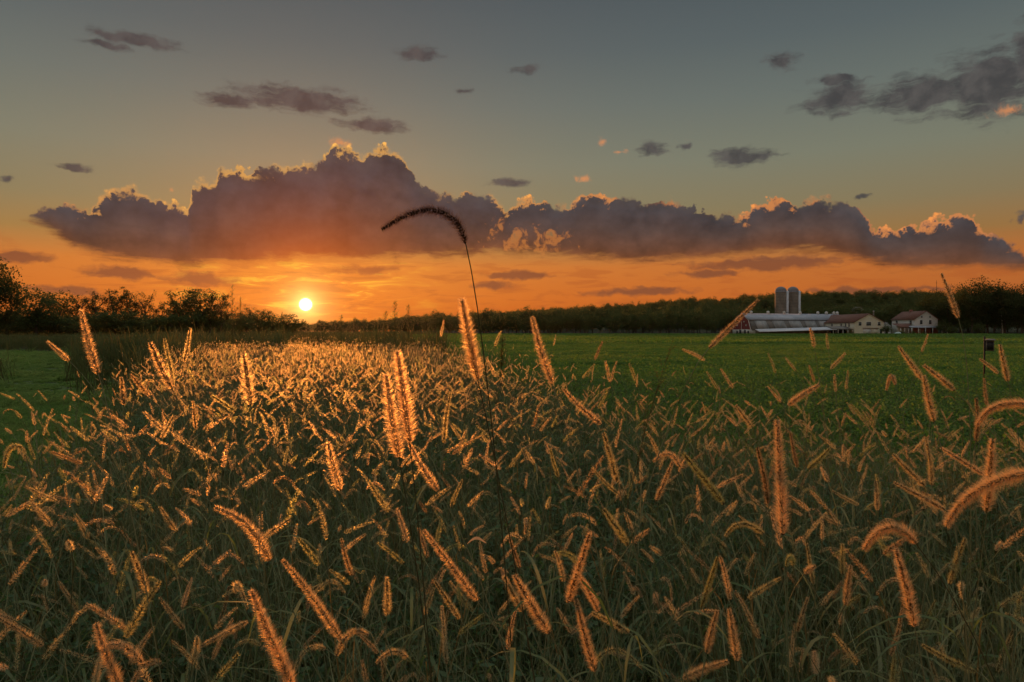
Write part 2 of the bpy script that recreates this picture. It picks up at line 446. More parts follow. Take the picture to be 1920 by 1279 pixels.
M['glass'] = solid_mat('glass', (0.02, 0.025, 0.03), (0.04, 0.045, 0.05), 0.5, 0.08)
M['brick'] = solid_mat('brick', (0.26, 0.09, 0.065), (0.38, 0.15, 0.11), 1.5, 0.9)
M['old_wood'] = solid_mat('old_wood', (0.17, 0.15, 0.12), (0.28, 0.25, 0.21), 8.0, 0.85, 0, 0.3, 60, (6, 6, 0.6))
M['iron'] = solid_mat('iron', (0.03, 0.027, 0.025), (0.07, 0.05, 0.04), 10.0, 0.7, 0.4)
M['tarp'] = solid_mat('tarp', (0.42, 0.56, 0.55), (0.52, 0.65, 0.63), 1.0, 0.5)
M['dry_leaf'] = leaf_mat('dry_leaf', (0.55, 0.42, 0.30), (0.5, 0.4, 0.28), 0.4, 1.2)

UNITS = 'first second third fourth fifth sixth seventh eighth ninth tenth eleventh twelfth thirteenth fourteenth fifteenth sixteenth seventeenth eighteenth nineteenth'.split()
def ordinal(n):
    if n < 20:
        return UNITS[n - 1]
    tens = ['twenty', 'thirty', 'forty', 'fifty', 'sixty', 'seventy', 'eighty', 'ninety'][n // 10 - 2]
    return tens + '-' + UNITS[n % 10 - 1] if n % 10 else tens[:-1] + 'ieth'

# ------------------------------------------------------------------ mesh helpers
def mesh_np(name, verts, faces, mats, midx=None, smooth=False):
    """faces: list of int arrays, each (n, k)"""
    me = bpy.data.meshes.new(name)
    verts = np.asarray(verts, dtype=np.float32).reshape(-1, 3)
    faces = [np.asarray(f, dtype=np.int32) for f in faces if len(f)]
    loops = np.concatenate([f.ravel() for f in faces])
    totals = np.concatenate([np.full(len(f), f.shape[1], dtype=np.int32) for f in faces])
    starts = np.concatenate([[0], np.cumsum(totals)[:-1]]).astype(np.int32)
    me.vertices.add(len(verts))
    me.vertices.foreach_set('co', verts.ravel())
    me.loops.add(len(loops))
    me.loops.foreach_set('vertex_index', loops)
    me.polygons.add(len(totals))
    me.polygons.foreach_set('loop_start', starts)
    if midx is not None:
        me.polygons.foreach_set('material_index', np.concatenate([np.asarray(m, dtype=np.int32) for m, f in zip(midx, faces)]))
    if smooth:
        me.polygons.foreach_set('use_smooth', np.ones(len(totals), dtype=bool))
    for m in mats:
        me.materials.append(m)
    me.update(calc_edges=True)
    me.validate()
    return me

class MB:
    """collects pieces with a material index, builds one mesh"""
    def __init__(self):
        self.v, self.f, self.mi, self.n = [], [], [], 0
    def add(self, v, f, mi=0):
        v = np.asarray(v, dtype=float).reshape(-1, 3)
        f = np.asarray(f, dtype=int)
        if len(f) == 0:
            return self
        self.v.append(v)
        self.f.append(f + self.n)
        self.mi.append(np.full(len(f), mi))
        self.n += len(v)
        return self
    def box(self, x0, x1, y0, y1, z0, z1, mi=0):
        v = [(x0, y0, z0), (x1, y0, z0), (x1, y1, z0), (x0, y1, z0), (x0, y0, z1), (x1, y0, z1), (x1, y1, z1), (x0, y1, z1)]
        f = [(0, 3, 2, 1), (4, 5, 6, 7), (0, 1, 5, 4), (1, 2, 6, 5), (2, 3, 7, 6), (3, 0, 4, 7)]
        return self.add(v, f, mi)
    def prism(self, prof, y0, y1, mi=0):
        """closed profile of (x, z) points extruded along y"""
        n = len(prof)
        v = [(x, y0, z) for x, z in prof] + [(x, y1, z) for x, z in prof]
        self.add(v, [(i, (i + 1) % n, n + (i + 1) % n, n + i) for i in range(n)], mi)
        self.add([(x, y0, z) for x, z in prof], [tuple(range(n - 1, -1, -1))], mi)
        return self.add([(x, y1, z) for x, z in prof], [tuple(range(n))], mi)
    def slab(self, quad, th, mi=0):
        """four points in order, thickened along its normal"""
        q = np.asarray(quad, float)
        nrm = np.cross(q[1] - q[0], q[3] - q[0])
        nrm /= np.linalg.norm(nrm)
        v = np.concatenate([q, q + nrm * th])
        return self.add(v, [(0, 3, 2, 1), (4, 5, 6, 7), (0, 1, 5, 4), (1, 2, 6, 5), (2, 3, 7, 6), (3, 0, 4, 7)], mi)
    def tube(self, pts, radii, sides=5, mi=0, cap=True):
        v, f = tube_np(pts, radii, sides)
        self.add(v, f, mi)
        if cap:
            n = len(v)
            self.add(v[-sides:], [tuple(range(sides))], mi)
        return self
    def lathe(self, prof, sides=20, mi=0, centre=(0, 0)):
        k = len(prof)
        a = np.linspace(0, 2 * np.pi, sides, endpoint=False)
        v = np.array([(centre[0] + r * math.cos(t), centre[1] + r * math.sin(t), z) for r, z in prof for t in a])
        f = [(i * sides + j, i * sides + (j + 1) % sides, (i + 1) * sides + (j + 1) % sides, (i + 1) * sides + j) for i in range(k - 1) for j in range(sides)]
        return self.add(v, f, mi)
    def mesh(self, name, mats, smooth=False):
        return mesh_np(name, np.concatenate(self.v), self.f, mats if isinstance(mats, list) else [mats], self.mi, smooth)
    def build(self, name, mats, parent=None, loc=None, smooth=False):
        return link(name, self.mesh(name, mats, smooth), parent, loc)

def link(name, data, parent=None, loc=None):
    o = bpy.data.objects.new(name, data)
    C.objects.link(o)
    if parent is not None:
        o.parent = parent
    if loc is not None:
        o.location = loc
    return o

def tag(o, label=None, cat=None, group=None, kind=None):
    if label:
        o['label'] = label
    if cat:
        o['category'] = cat
    if group:
        o['group'] = group
    if kind:
        o['kind'] = kind
    return o

def thing(name, label, cat, loc=(0, 0, 0), rz=0.0, group=None):
    o = link(name, None, None, loc)
    o.rotation_euler = (0, 0, rz)
    o.empty_display_size = 0.2
    return tag(o, label, cat, group, 'thing')

def norm(v):
    return v / np.maximum(np.linalg.norm(v, axis=-1, keepdims=True), 1e-9)

def perp(t):
    a = np.where(np.abs(t[..., 2:3]) < 0.9, np.array([0, 0, 1.0]), np.array([1.0, 0, 0]))
    n = norm(np.cross(t, a))
    return n, np.cross(t, n)

def tube_np(pts, radii, sides=4):
    pts = np.asarray(pts, float)
    k = len(pts)
    t = norm(np.gradient(pts, axis=0))
    n, b = perp(t)
    a = np.linspace(0, 2 * np.pi, sides, endpoint=False)
    r = np.broadcast_to(np.asarray(radii, float), (k,))[:, None, None]
    v = pts[:, None, :] + r * (np.cos(a)[None, :, None] * n[:, None, :] + np.sin(a)[None, :, None] * b[:, None, :])
    i, j = np.meshgrid(np.arange(k - 1), np.arange(sides), indexing='ij')
    j2 = (j + 1) % sides
    f = np.stack([i * sides + j, i * sides + j2, (i + 1) * sides + j2, (i + 1) * sides + j], -1).reshape(-1, 4)
    return v.reshape(-1, 3), f

def bez(p0, p1, p2, p3, n):
    t = np.linspace(0, 1, n)[:, None]
    return (1 - t) ** 3 * p0 + 3 * (1 - t) ** 2 * t * p1 + 3 * (1 - t) * t ** 2 * p2 + t ** 3 * p3

def strip(pts, widths, side):
    """flat ribbon along pts"""
    pts = np.asarray(pts, float)
    k = len(pts)
    side = norm(np.broadcast_to(np.asarray(side, float), pts.shape))
    w = np.asarray(widths, float)[:, None] * 0.5
    v = np.stack([pts - side * w, pts + side * w], 1).reshape(-1, 3)
    i = np.arange(k - 1)
    return v, np.stack([2 * i, 2 * i + 1, 2 * i + 3, 2 * i + 2], -1)

def leaf_quads(c, d, s, ln, wd):
    """rhombus leaves: centres, directions, side vectors, lengths, widths"""
    ln = np.asarray(ln)[..., None] * np.ones((len(c), 1))
    wd = np.asarray(wd)[..., None] * np.ones((len(c), 1))
    v = np.stack([c, c + d * ln * 0.5 + s * wd * 0.5, c + d * ln, c + d * ln * 0.5 - s * wd * 0.5], 1).reshape(-1, 3)
    i = np.arange(len(c))[:, None] * 4
    return v, i + np.arange(4)[None, :]

def scatter(name, pts, rots, scl, idx, meshes):
    """one object of the kind stuff: instances of a few plant meshes on points (geometry nodes)"""
    n = len(pts)
    me = bpy.data.meshes.new(name)
    me.vertices.add(n)
    me.vertices.foreach_set('co', np.asarray(pts, np.float32).ravel())
    for nm, tp, dat in (('rot', 'FLOAT_VECTOR', rots), ('scl', 'FLOAT', scl), ('idx', 'INT', idx)):
        at = me.attributes.new(nm, tp, 'POINT')
        at.data.foreach_set('vector' if tp == 'FLOAT_VECTOR' else 'value', np.asarray(dat, np.int32 if tp == 'INT' else np.float32).ravel())
    o = link(name, me)
    col = bpy.data.collections.new(name + '_kinds')
    for i, mm in enumerate(meshes):
        src = bpy.data.objects.new('%s_kind_%03d' % (name, i), mm)
        col.objects.link(src)
    g = bpy.data.node_groups.new(name, 'GeometryNodeTree')
    g.interface.new_socket('Geometry', in_out='INPUT', socket_type='NodeSocketGeometry')
    g.interface.new_socket('Geometry', in_out='OUTPUT', socket_type='NodeSocketGeometry')
    gi, go = g.nodes.new('NodeGroupInput'), g.nodes.new('NodeGroupOutput')
    ci = g.nodes.new('GeometryNodeCollectionInfo')
    ci.inputs['Collection'].default_value = col
    ci.inputs['Separate Children'].default_value = True
    ci.inputs['Reset Children'].default_value = True
    iop = g.nodes.new('GeometryNodeInstanceOnPoints')
    iop.inputs['Pick Instance'].default_value = True
    def attr(nm, tp):
        a = g.nodes.new('GeometryNodeInputNamedAttribute')
        a.data_type = tp
        a.inputs['Name'].default_value = nm
        return a.outputs['Attribute']
    g.links.new(gi.outputs[0], iop.inputs['Points'])
    g.links.new(ci.outputs[0], iop.inputs['Instance'])
    g.links.new(attr('idx', 'INT'), iop.inputs['Instance Index'])
    e2 = g.nodes.new('FunctionNodeEulerToRotation')
    g.links.new(attr('rot', 'FLOAT_VECTOR'), e2.inputs[0])
    g.links.new(e2.outputs[0], iop.inputs['Rotation'])
    g.links.new(attr('scl', 'FLOAT'), iop.inputs['Scale'])
    g.links.new(iop.outputs[0], go.inputs[0])
    md = o.modifiers.new('scatter', 'NODES')
    md.node_group = g
    tag(o, kind='stuff')
    return o

def zrots(n, tilt=0.0):
    return np.stack([RNG.normal(0, tilt, n) if tilt else np.zeros(n), RNG.normal(0, tilt, n) if tilt else np.zeros(n), RNG.uniform(0, 2 * np.pi, n)], 1)

# ------------------------------------------------------------------ the lie of the land
def sstep(a, b, x):
    t = np.clip((x - a) / (b - a), 0, 1)
    return t * t * (3 - 2 * t)

def hill(x, y):
    return sstep(300, 540, y) * (0.5 + 21.0 * sstep(-110, 270, x)) + 0.0 * x

YT = [0.0, 3.0, 3.8, 4.6, 5.5, 7.0, 14.0, 29.0, 60.0, 120.0]
XR = [8.0, 5.5, 3.6, 1.9, 1.0, 0.35, -1.2, -3.8, -9.0, -22.0]
YL = [0.0, 2.4, 3.2, 5.8, 10.0, 19.0, 40.0, 120.0]
XL = [-6.0, -3.0, -2.35, -3.15, -5.3, -9.5, -19.0, -52.0]
def xr(y):
    return np.interp(y, YT, XR)
def xl(y):
    return np.interp(y, YL, XL)
def lawn_far(x):
    return np.where(x < -10, np.minimum(17 + 1.6 * (-10 - x), 46.0), 17.0)

# ground sheet
gx = np.concatenate([np.linspace(-760, -100, 34), np.linspace(-80, 160, 49), np.linspace(180, 760, 30)])
gy = np.concatenate([np.linspace(-60, 60, 25), np.linspace(80, 280, 11), np.linspace(295, 760, 32)])
GX, GY = np.meshgrid(gx, gy, indexing='ij')
gv = np.stack([GX, GY, hill(GX, GY)], -1).reshape(-1, 3)
ny = len(gy)
ii, jj = np.meshgrid(np.arange(len(gx) - 1), np.arange(ny - 1), indexing='ij')
gf = np.stack([ii * ny + jj, (ii + 1) * ny + jj, (ii + 1) * ny + jj + 1, ii * ny + jj + 1], -1).reshape(-1, 4)
tag(link('ground', mesh_np('ground', gv, [gf], [M['soil']], None, True)), 'dark earth and low grass under the meadow and the woods', None, None, 'structure')

def sheet(name, poly, z, m, label):
    v = [(x, y, z) for x, y in poly]
    return tag(link(name, mesh_np(name, v, [np.array([list(range(len(v)))])], [m])), label, None, None, 'structure')

rb = [(float(xr(y)), y) for y in (4.6, 5.5, 7, 14, 29, 60, 120)] + [(-42, 205), (-46, 236)]
sheet('crop_field', [(300, 3.5), (300, 224), (60, 229), (-46, 236)][:3] + rb[::-1] + [(3.6, 3.8)], 0.004, M['field_soil'], 'flat green crop field reaching to the farm and the woods')
sheet('mown_strip', [(62, 213), (330, 203), (330, 262), (62, 262)], 0.008, M['stubble'], 'pale mown strip between the crop field and the farm buildings')
lb = [(float(xl(y)), y) for y in (2.4, 3.2, 5.8, 10, 17)]
sheet('lawn', [(-60, 2.4)] + lb + [(-10, 17.5), (-28, 46.3), (-60, 46.3)], 0.004, M['lawn_soil'], 'mown lawn beside the foxtail strip')

# ------------------------------------------------------------------ trees
def tree_meshes(name, h, spread, lacy, nclus, per, leaf, seed, dark=False):
    r = np.random.default_rng(seed)
    tb = MB()
    th = h * (0.72 if lacy else 0.6)
    zz = np.linspace(0, th, 7)
    trunk = np.stack([np.cumsum(r.normal(0, 0.02 * h, 7)) * (zz / th), np.cumsum(r.normal(0, 0.02 * h, 7)) * (zz / th), zz], 1)
    r0 = 0.022 * h
    tb.tube(trunk, np.linspace(r0, r0 * 0.35, 7), 6)
    ends = [trunk[-1]]
    nl = 11 if lacy else 9
    for i in range(nl):
        fz = 0.28 + 0.7 * i / nl + r.uniform(-0.03, 0.03)
        p0 = np.array([np.interp(fz * th, zz, trunk[:, k]) for k in range(3)])
        a = i * 2.4 + r.uniform(-0.5, 0.5)
        ln = spread * (1.0 - 0.45 * fz) * r.uniform(0.7, 1.1)
        up = r.uniform(0.45, 1.0)
        d = norm(np.array([math.cos(a), math.sin(a), up]))
        p3 = p0 + d * ln
        c = bez(p0, p0 + d * ln * 0.3 + np.array([0, 0, -0.05 * h]) * 0.3, p0 + d * ln * 0.7, p3 + np.array([0, 0, 0.06 * h]), 5)
        tb.tube(c, np.linspace(r0 * 0.45, r0 * 0.12, 5), 4)
        ends += [c[-1], c[3], c[2]]
        for k in range(3):
            q0 = c[2 + k % 3] if k < 3 else c[-1]
            d2 = norm(d + r.normal(0, 0.6, 3) + np.array([0, 0, 0.4]))
            q1 = q0 + d2 * ln * r.uniform(0.35, 0.6)
            cc = bez(q0, q0 + d2 * ln * 0.15, q0 + d2 * ln * 0.3, q1, 4)
            tb.tube(cc, np.linspace(r0 * 0.18, r0 * 0.06, 4), 3)
            ends += [cc[-1], cc[2]]
    ends = np.array(ends)
    if lacy:
        cl = ends[r.integers(0, len(ends), nclus)] + r.normal(0, 0.02 * h, (nclus, 3))
        rr = r.uniform(0.03, 0.075, nclus) * h
    else:
        # lumps spread over an uneven crown
        u = norm(r.normal(0, 1, (nclus, 3)))
        rad_ = r.uniform(0.35, 1.0, nclus) ** 0.5
        cl = np.array([0, 0, h * 0.56]) + u * rad_[:, None] * np.array([spread * 0.95, spread * 0.95, h * 0.42]) * r.uniform(0.72, 1.08, nclus)[:, None]
        k = nclus // 3
        cl[:k] = ends[r.integers(0, len(ends), k)]
        cl[:, 2] = np.maximum(cl[:, 2], 0.12 * h)
        rr = r.uniform(0.07, 0.14, nclus) * h
    ci = np.repeat(np.arange(nclus), per)
    off = norm(r.normal(0, 1, (len(ci), 3))) * (r.uniform(0, 1, len(ci)) ** 0.45)[:, None]
    pos = cl[ci] + off * rr[ci][:, None] * np.array([1.15, 1.15, 0.8])
    pos[:, 2] = np.maximum(pos[:, 2], 0.08 * h)
    d = norm(r.normal(0, 1, pos.shape) + np.array([0, 0, -0.2]))
    s, _ = perp(d)
    s = norm(s + r.normal(0, 0.5, s.shape))
    lv, lf = leaf_quads(pos, d, s, leaf * r.uniform(0.6, 1.3, len(pos)), leaf * 0.7 * r.uniform(0.6, 1.2, len(pos)))
    tm = tb.mesh(name + '_trunk', M['bark'])
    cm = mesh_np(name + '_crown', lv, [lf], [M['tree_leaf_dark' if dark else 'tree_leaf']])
    both = MB()
    for v, f in zip(tb.v, tb.f):
        pass
    return tm, cm

TREES = {}
for k in range(4):
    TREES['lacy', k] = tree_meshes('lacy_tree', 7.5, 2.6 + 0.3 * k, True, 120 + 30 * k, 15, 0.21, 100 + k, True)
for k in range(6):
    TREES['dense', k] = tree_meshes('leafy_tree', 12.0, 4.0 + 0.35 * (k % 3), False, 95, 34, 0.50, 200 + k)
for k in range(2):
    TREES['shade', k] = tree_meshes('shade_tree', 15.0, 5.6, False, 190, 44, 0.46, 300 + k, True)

def tree(kind, k, x, y, sc, label, group, name='tree', wide=1.0):
    tm, cm = TREES[kind, k]
    z = float(hill(np.array(x), np.array(y)))
    o = thing(name, label, 'tree', (x, y, z - 0.05), random.uniform(0, 6.28), group)
    o.scale = (sc * wide, sc * wide, sc)
    link('trunk', tm, o)
    link('crown', cm, o)
    return o

def px_x(px, d):
    return (px - 960) / F * d

# tree row on the far side of the lawn, seen against the sunset: (x in photo, top y, distance, kind, number)
G = 'trees along the far side of the lawn'
row = [(-14, 486, 66, 'shade', 0, 'tallest dark leafy tree closing the tree row at its left end'),
       (68, 536, 82, 'dense', 0, 'rounded bushy tree beside the tallest dark tree'),
       (112, 548, 88, 'dense', 1, 'low rounded tree right of the bushy tree in the row'),
       (152, 540, 90, 'lacy', 0, 'thin lacy tree, first of the airy ones from the left'),
       (178, 537, 92, 'lacy', 1, 'thin lacy tree with broad open crown, second of the airy ones'),
       (216, 543, 94, 'lacy', 2, 'thin airy tree, third of the airy ones from the left'),
       (245, 541, 96, 'lacy', 3, 'thin airy tree standing just left of a gap'),
       (275, 541, 96, 'lacy', 0, 'slim airy tree, last before the dip in the tree row'),
       (305, 563, 100, 'lacy', 1, 'short airy tree in the dip of the tree row'),
       (338, 541, 98, 'lacy', 3, 'airy tree at the left of the clump nearest the sun'),
       (366, 535, 98, 'dense', 2, 'dark full crowned tree, highest of the clump nearest the sun'),
       (392, 541, 99, 'lacy', 2, 'airy tree on the right flank of the clump nearest the sun'),
       (415, 552, 102, 'lacy', 1, 'small airy tree between the dark clump and the tall spire weed'),
       (462, 568, 120, 'lacy', 0, 'low airy tree right of the tall spire weed'),
       (488, 576, 130, 'lacy', 2, 'low tree at the right end of the row, left of the sun')]
for (px, py, d, kind, k, lab) in row:
    base = {'lacy': 7.5, 'dense': 12.0, 'shade': 15.0}[kind]
    top = CAM_H + (620 - py) / F * d
    sc = top / (base * (0.98 if kind != 'shade' else 0.97))
    tree(kind, k, px_x(px, d), d, sc, lab, G, 'tree', 1.0 if kind == 'lacy' else 0.85 if kind == 'shade' else 1.25)
# undergrowth trees below that row (low, dark)
for i, px in enumerate(range(-60, 540, 42)):
    d = 84 + 5 * random.random() + max(0, px - 250) * 0.12
    top = CAM_H + (620 - random.uniform(575, 590)) / F * d
    tree('dense', i % 6, px_x(px + random.uniform(-12, 12), d), d, top / 12.0, 'low dark bush under the tree row, %s from the left' % ordinal(i + 1), 'bushes under the tree row', 'bush', 1.9)

# woods behind the crop field: the front rank tree by tree
G = 'trees on the front edge of the woods'
places = ['behind the field, left of the barn', 'behind the barn', 'behind the farmhouse']
front = []
px = 800.0
while px < 1960:
    if px < 1330:
        d = random.uniform(258, 276)
        top = np.interp(px, [800, 950, 1150, 1330], [596, 592, 588, 580])
    else:
        d = random.uniform(306, 330)
        top = np.interp(px, [1330, 1500, 1660, 1720, 1800], [582, 578, 572, 565, 560])
    top += random.uniform(-4, 6)
    front.append((px, float(top), d))
    px += random.uniform(11, 19)
for i, (px, py, d) in enumerate(front):
    x = px_x(px, d)
    z = float(hill(np.array(x), np.array(d)))
    sc = (CAM_H + (620 - py) / F * d - z) / 11.6
    where = 'left of the barn' if px < 1376 else 'behind the long barn' if px < 1525 else 'behind the cream building' if px < 1662 else 'behind the farmhouse' if px < 1765 else 'right of the farmhouse'
    n_in = sum(1 for q in front[:i + 1] if (q[0] < 1376) == (px < 1376) and (q[0] < 1525) == (px < 1525) and (q[0] < 1662) == (px < 1662) and (q[0] < 1765) == (px < 1765))
    tree('dense', random.randrange(6), x, d, max(0.45, sc), 'leafy tree on the woods\' edge %s, %s from the left there' % (where, ordinal(n_in)), G, 'tree', 1.0)
# tall dark trees right of the farmhouse
big = [(1752, 545, 262, 'slender dark tree rising just right of the farmhouse roof'), (1782, 540, 250, 'dark broad tree, first of the tall ones right of the farmhouse'),
       (1822, 526, 238, 'tallest broad dark tree right of the farmhouse'), (1852, 524, 240, 'broad dark tree touching the tallest one on its right'),
       (1884, 533, 236, 'dark tree behind the utility pole, right of the tallest trees'), (1916, 530, 230, 'dark tree at the end of the tall tree group by the field'), (1950, 528, 226, 'dark tree beyond the utility pole, last of the tall group')]
for i, (px, py, d, lab) in enumerate(big):
    top = CAM_H + (620 - py) / F * d
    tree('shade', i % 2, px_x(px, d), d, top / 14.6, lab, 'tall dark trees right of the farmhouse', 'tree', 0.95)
# shrubs about the farmhouse
for px, py, d, lab in [(1662, 608, 244, 'dark shrub in the gap between cream building and farmhouse'), (1692, 619, 240, 'low dark shrub before the porch'),
                       (1712, 620, 240, 'low hedge-like shrub before the brick porch wall'), (1732, 621, 240, 'smallest shrub before the brick porch wall'), (1785, 610, 236, 'round shrub right of the farmhouse'),
                       (1835, 606, 230, 'pale round bush before the tall dark trees'), (1770, 600, 245, 'dark bush at the right corner of the farmhouse')]:
    top = CAM_H + (620 - py) / F * d
    tree('dense', random.randrange(6), px_x(px, d), d, top / 12.0, lab, 'shrubs about the farmhouse', 'shrub', 1.6)

def tree_joined(kind, k):
    """trunk and crown in one mesh, for the far woods only"""
    tm, cm = TREES[kind, k]
    def grab(me):
        v = np.empty(len(me.vertices) * 3, np.float32)
        me.vertices.foreach_get('co', v)
        return v.reshape(-1, 3)
    b = MB()
    tv, cv = grab(tm), grab(cm)
    b.add(tv, np.array([list(p.vertices) for p in tm.polygons if len(p.vertices) == 4]), 0)
    b.add(cv, np.arange(len(cv)).reshape(-1, 4), 1)
    return b.mesh('far_tree', [M['bark'], M['tree_leaf']])

far_kinds = [tree_joined('dense', k) for k in range(6)]
n = 3400
fy = RNG.uniform(300, 660, n)
fpx = RNG.uniform(-500, 2500, n)
fx = (fpx - 960) / F * fy
lowy = np.interp(fpx, [-500, 440, 560, 800, 1000], [150, 300, 345, 300, 285])
keep = (fy > lowy) & (fy > np.where((fpx > 1340) & (fpx < 1800), 325, 0)) & (np.abs(fx) < 720)
fx, fy, fpx = fx[keep], fy[keep], fpx[keep]
fh = np.interp(fpx, [-500, 430, 560, 700, 820, 1000], [0.85, 0.72, 0.52, 0.62, 0.85, 0.95]) * RNG.uniform(0.75, 1.12, len(fx))
tag(scatter('forest', np.stack([fx, fy, hill(fx, fy) - 0.1], 1), zrots(len(fx)), fh, RNG.integers(0, 6, len(fx)), far_kinds), 'far wooded hillside behind the field and the farm')

# ------------------------------------------------------------------ the farm
def window(parent, x, y, z, w, h, axis='y', sill=True, sgn=-1):
    """a window set into a wall whose outer face is at x (axis x) or y (axis y): frame, panes as sub-parts"""
    fr, gl = MB(), MB()
    t = 0.10
    if axis == 'y':
        fr.box(x - w / 2 - t, x - w / 2, y - 0.06, y + 0.05, z - t, z + h + t).box(x + w / 2, x + w / 2 + t, y - 0.06, y + 0.05, z - t, z + h + t)
        fr.box(x - w / 2, x + w / 2, y - 0.06, y + 0.05, z + h, z + h + t).box(x - w / 2, x + w / 2, y - 0.09, y + 0.05, z - t, z)
        fr.box(x - w / 2, x + w / 2, y - 0.035, y + 0.05, z + h * 0.5 - 0.03, z + h * 0.5 + 0.03)
        gl.box(x - w / 2 + 0.002, x + w / 2 - 0.002, y - 0.02, y + 0.04, z + 0.002, z + h - 0.002)
    else:
        fr.box(x - 0.06, x + 0.05, y - w / 2 - t, y - w / 2, z - t, z + h + t).box(x - 0.06, x + 0.05, y + w / 2, y + w / 2 + t, z - t, z + h + t)
        fr.box(x - 0.06, x + 0.05, y - w / 2, y + w / 2, z + h, z + h + t).box(x - 0.09, x + 0.05, y - w / 2, y + w / 2, z - t, z)
        fr.box(x - 0.035, x + 0.05, y - w / 2, y + w / 2, z + h * 0.5 - 0.03, z + h * 0.5 + 0.03)
        gl.box(x - 0.02, x + 0.04, y - w / 2 + 0.002, y + w / 2 - 0.002, z + 0.002, z + h - 0.002)
    f = fr.build('window', M['white'], parent)
    gl.build('pane', M['glass'], f)
    return f

# --- long gambrel barn: origin at its near left corner, local +x along the barn, +y across it
BW, BL = 11.5, 47.0
barn = thing('barn', 'long gambrel barn with red gable end and grey metal roof', 'barn', (px_x(1408, 262), 262, 0), rad(18))
wb = MB()
wb.box(0.0, BL, 0.0, BW, 0, 1.9)
wb.build('stone_wall', M['white_old'], barn)
prof = [(0.15, 1.9), (1.6, 5.6), (BW / 2, 8.0), (BW - 1.6, 5.6), (BW - 0.15, 1.9)]
gb = MB()
n = len(prof)
gb.add([(0.05, y, z) for y, z in prof] + [(0.35, y, z) for y, z in prof], [(i, n + i, n + (i + 1) % n, (i + 1) % n) for i in range(n)])
gb.add([(0.05, y, z) for y, z in prof], [tuple(range(n))])
gable = gb.build('gable', M['red_wood'], barn)
tr = MB()
for (ya, za), (yb, zb) in zip(prof[:-1], prof[1:]):
    tr.tube([(-0.02, ya, za), (-0.02, yb, zb)], [0.16, 0.16], 4)
tr.tube([(-0.02, BW / 2, 1.9), (-0.02, BW / 2, 5.0)], [0.12, 0.12], 4)
tr.build('white_trim', M['white'], gable)
for yy, ww, zz, hh in [(1.6, 1.0, 0.3, 1.1), (3.6, 1.0, 0.0, 1.75), (BW - 3.0, 1.0, 0.4, 1.0), (BW - 5.0, 1.3, 0.0, 1.8)]:
    MB().box(-0.05, 0.2, yy - ww / 2, yy + ww / 2, zz + 0.01, zz + hh).build('stable_door' if zz == 0 else 'stall_window', M['dark'], barn)
for yy, zz in [(3.0, 3.2), (8.5, 3.2), (BW / 2, 6.2), (4.3, 4.6), (7.2, 4.6)]:
    MB().box(-0.06, 0.04, yy - 0.35, yy + 0.35, zz, zz + 0.6).build('gable_window', M['white_old'], gable)
for lo in (2.0, 4.5, 6.5):
    MB().box(lo, lo + 1.3, -0.05, 0.15, 0.55, 1.5).build('stall_window', M['dark'], barn)
def rs(yz, x0, x1, th):
    (ya, za), (yb, zb) = yz
    return [(x0, ya, za), (x1, ya, za), (x1, yb, zb), (x0, yb, zb)], th
lowr, upr = MB(), MB()
for yz in (((-0.25, 1.55), (1.6, 5.6)), ((BW - 1.6, 5.6), (BW + 0.25, 1.55))):
    q, th = rs(yz, 0.36, BL, 0.12)
    lowr.slab(q, th)
lowr.build('steep_roof', M['grey_roof'], barn)
for yz in (((1.25, 5.62), (BW / 2, 8.12)), ((BW / 2, 8.12), (BW - 1.25, 5.62))):
    q, th = rs(yz, -0.25, BL + 0.2, 0.14)
    upr.slab(q, th)
rf = upr.build('upper_roof', M['metal_roof'], barn)
sm_ = MB()
for x in np.arange(1.5, BL, 1.9):
    for yz in (((1.25, 5.62), (BW / 2, 8.12)),):
        q, th = rs(yz, x, x + 0.08, 0.19)
        sm_.slab(q, th)
sm_.build('roof_seams', M['metal_roof'], rf)
for x0, x1 in [(3.2, 8.5), (11.5, 17.0), (19.2, 24.8), (26.8, 32.0), (33.5, 38.5)]:
    a, b = np.array([x0, -0.2, 1.75]), np.array([x1, -0.2, 1.75])
    up = np.array([-0.9, 1.65, 3.6])
    q = [a + np.array([0, -0.14, 0.0]), b + np.array([0, -0.14, 0.0]), b + up + np.array([0, -0.14, 0]), a + up + np.array([0, -0.14, 0])]
    MB().slab(q, 0.05).build('roof_panel', M['pale_panel'], barn)
for px in (1408, 1440, 1470, 1500, 1533, 1549, 1563, 1578):
    # ridge line position at this sight line
    best = min(np.linspace(0.5, BL - 0.5, 400), key=lambda u: abs(960 + F * (px_x(1408, 262) + u * math.cos(rad(18)) - BW / 2 * math.sin(rad(18))) / (262 + u * math.sin(rad(18)) + BW / 2 * math.cos(rad(18))) - px))
    c = MB()
    c.box(best - 0.38, best + 0.38, BW / 2 - 0.38, BW / 2 + 0.38, 8.0, 8.95)
    v = c.build('roof_vent', M['white'], barn)
    p = MB()
    p.add([(best - 0.5, BW / 2 - 0.5, 8.953), (best + 0.5, BW / 2 - 0.5, 8.953), (best + 0.5, BW / 2 + 0.5, 8.953), (best - 0.5, BW / 2 + 0.5, 8.953), (best, BW / 2, 9.35)],
          [(0, 1, 4), (1, 2, 4), (2, 3, 4), (3, 0, 4)])
    p.add([(best - 0.5, BW / 2 - 0.5, 8.953), (best + 0.5, BW / 2 - 0.5, 8.953), (best + 0.5, BW / 2 + 0.5, 8.953), (best - 0.5, BW / 2 + 0.5, 8.953)], [(3, 2, 1, 0)])
    p.build('vent_cap', M['white_old'], v)

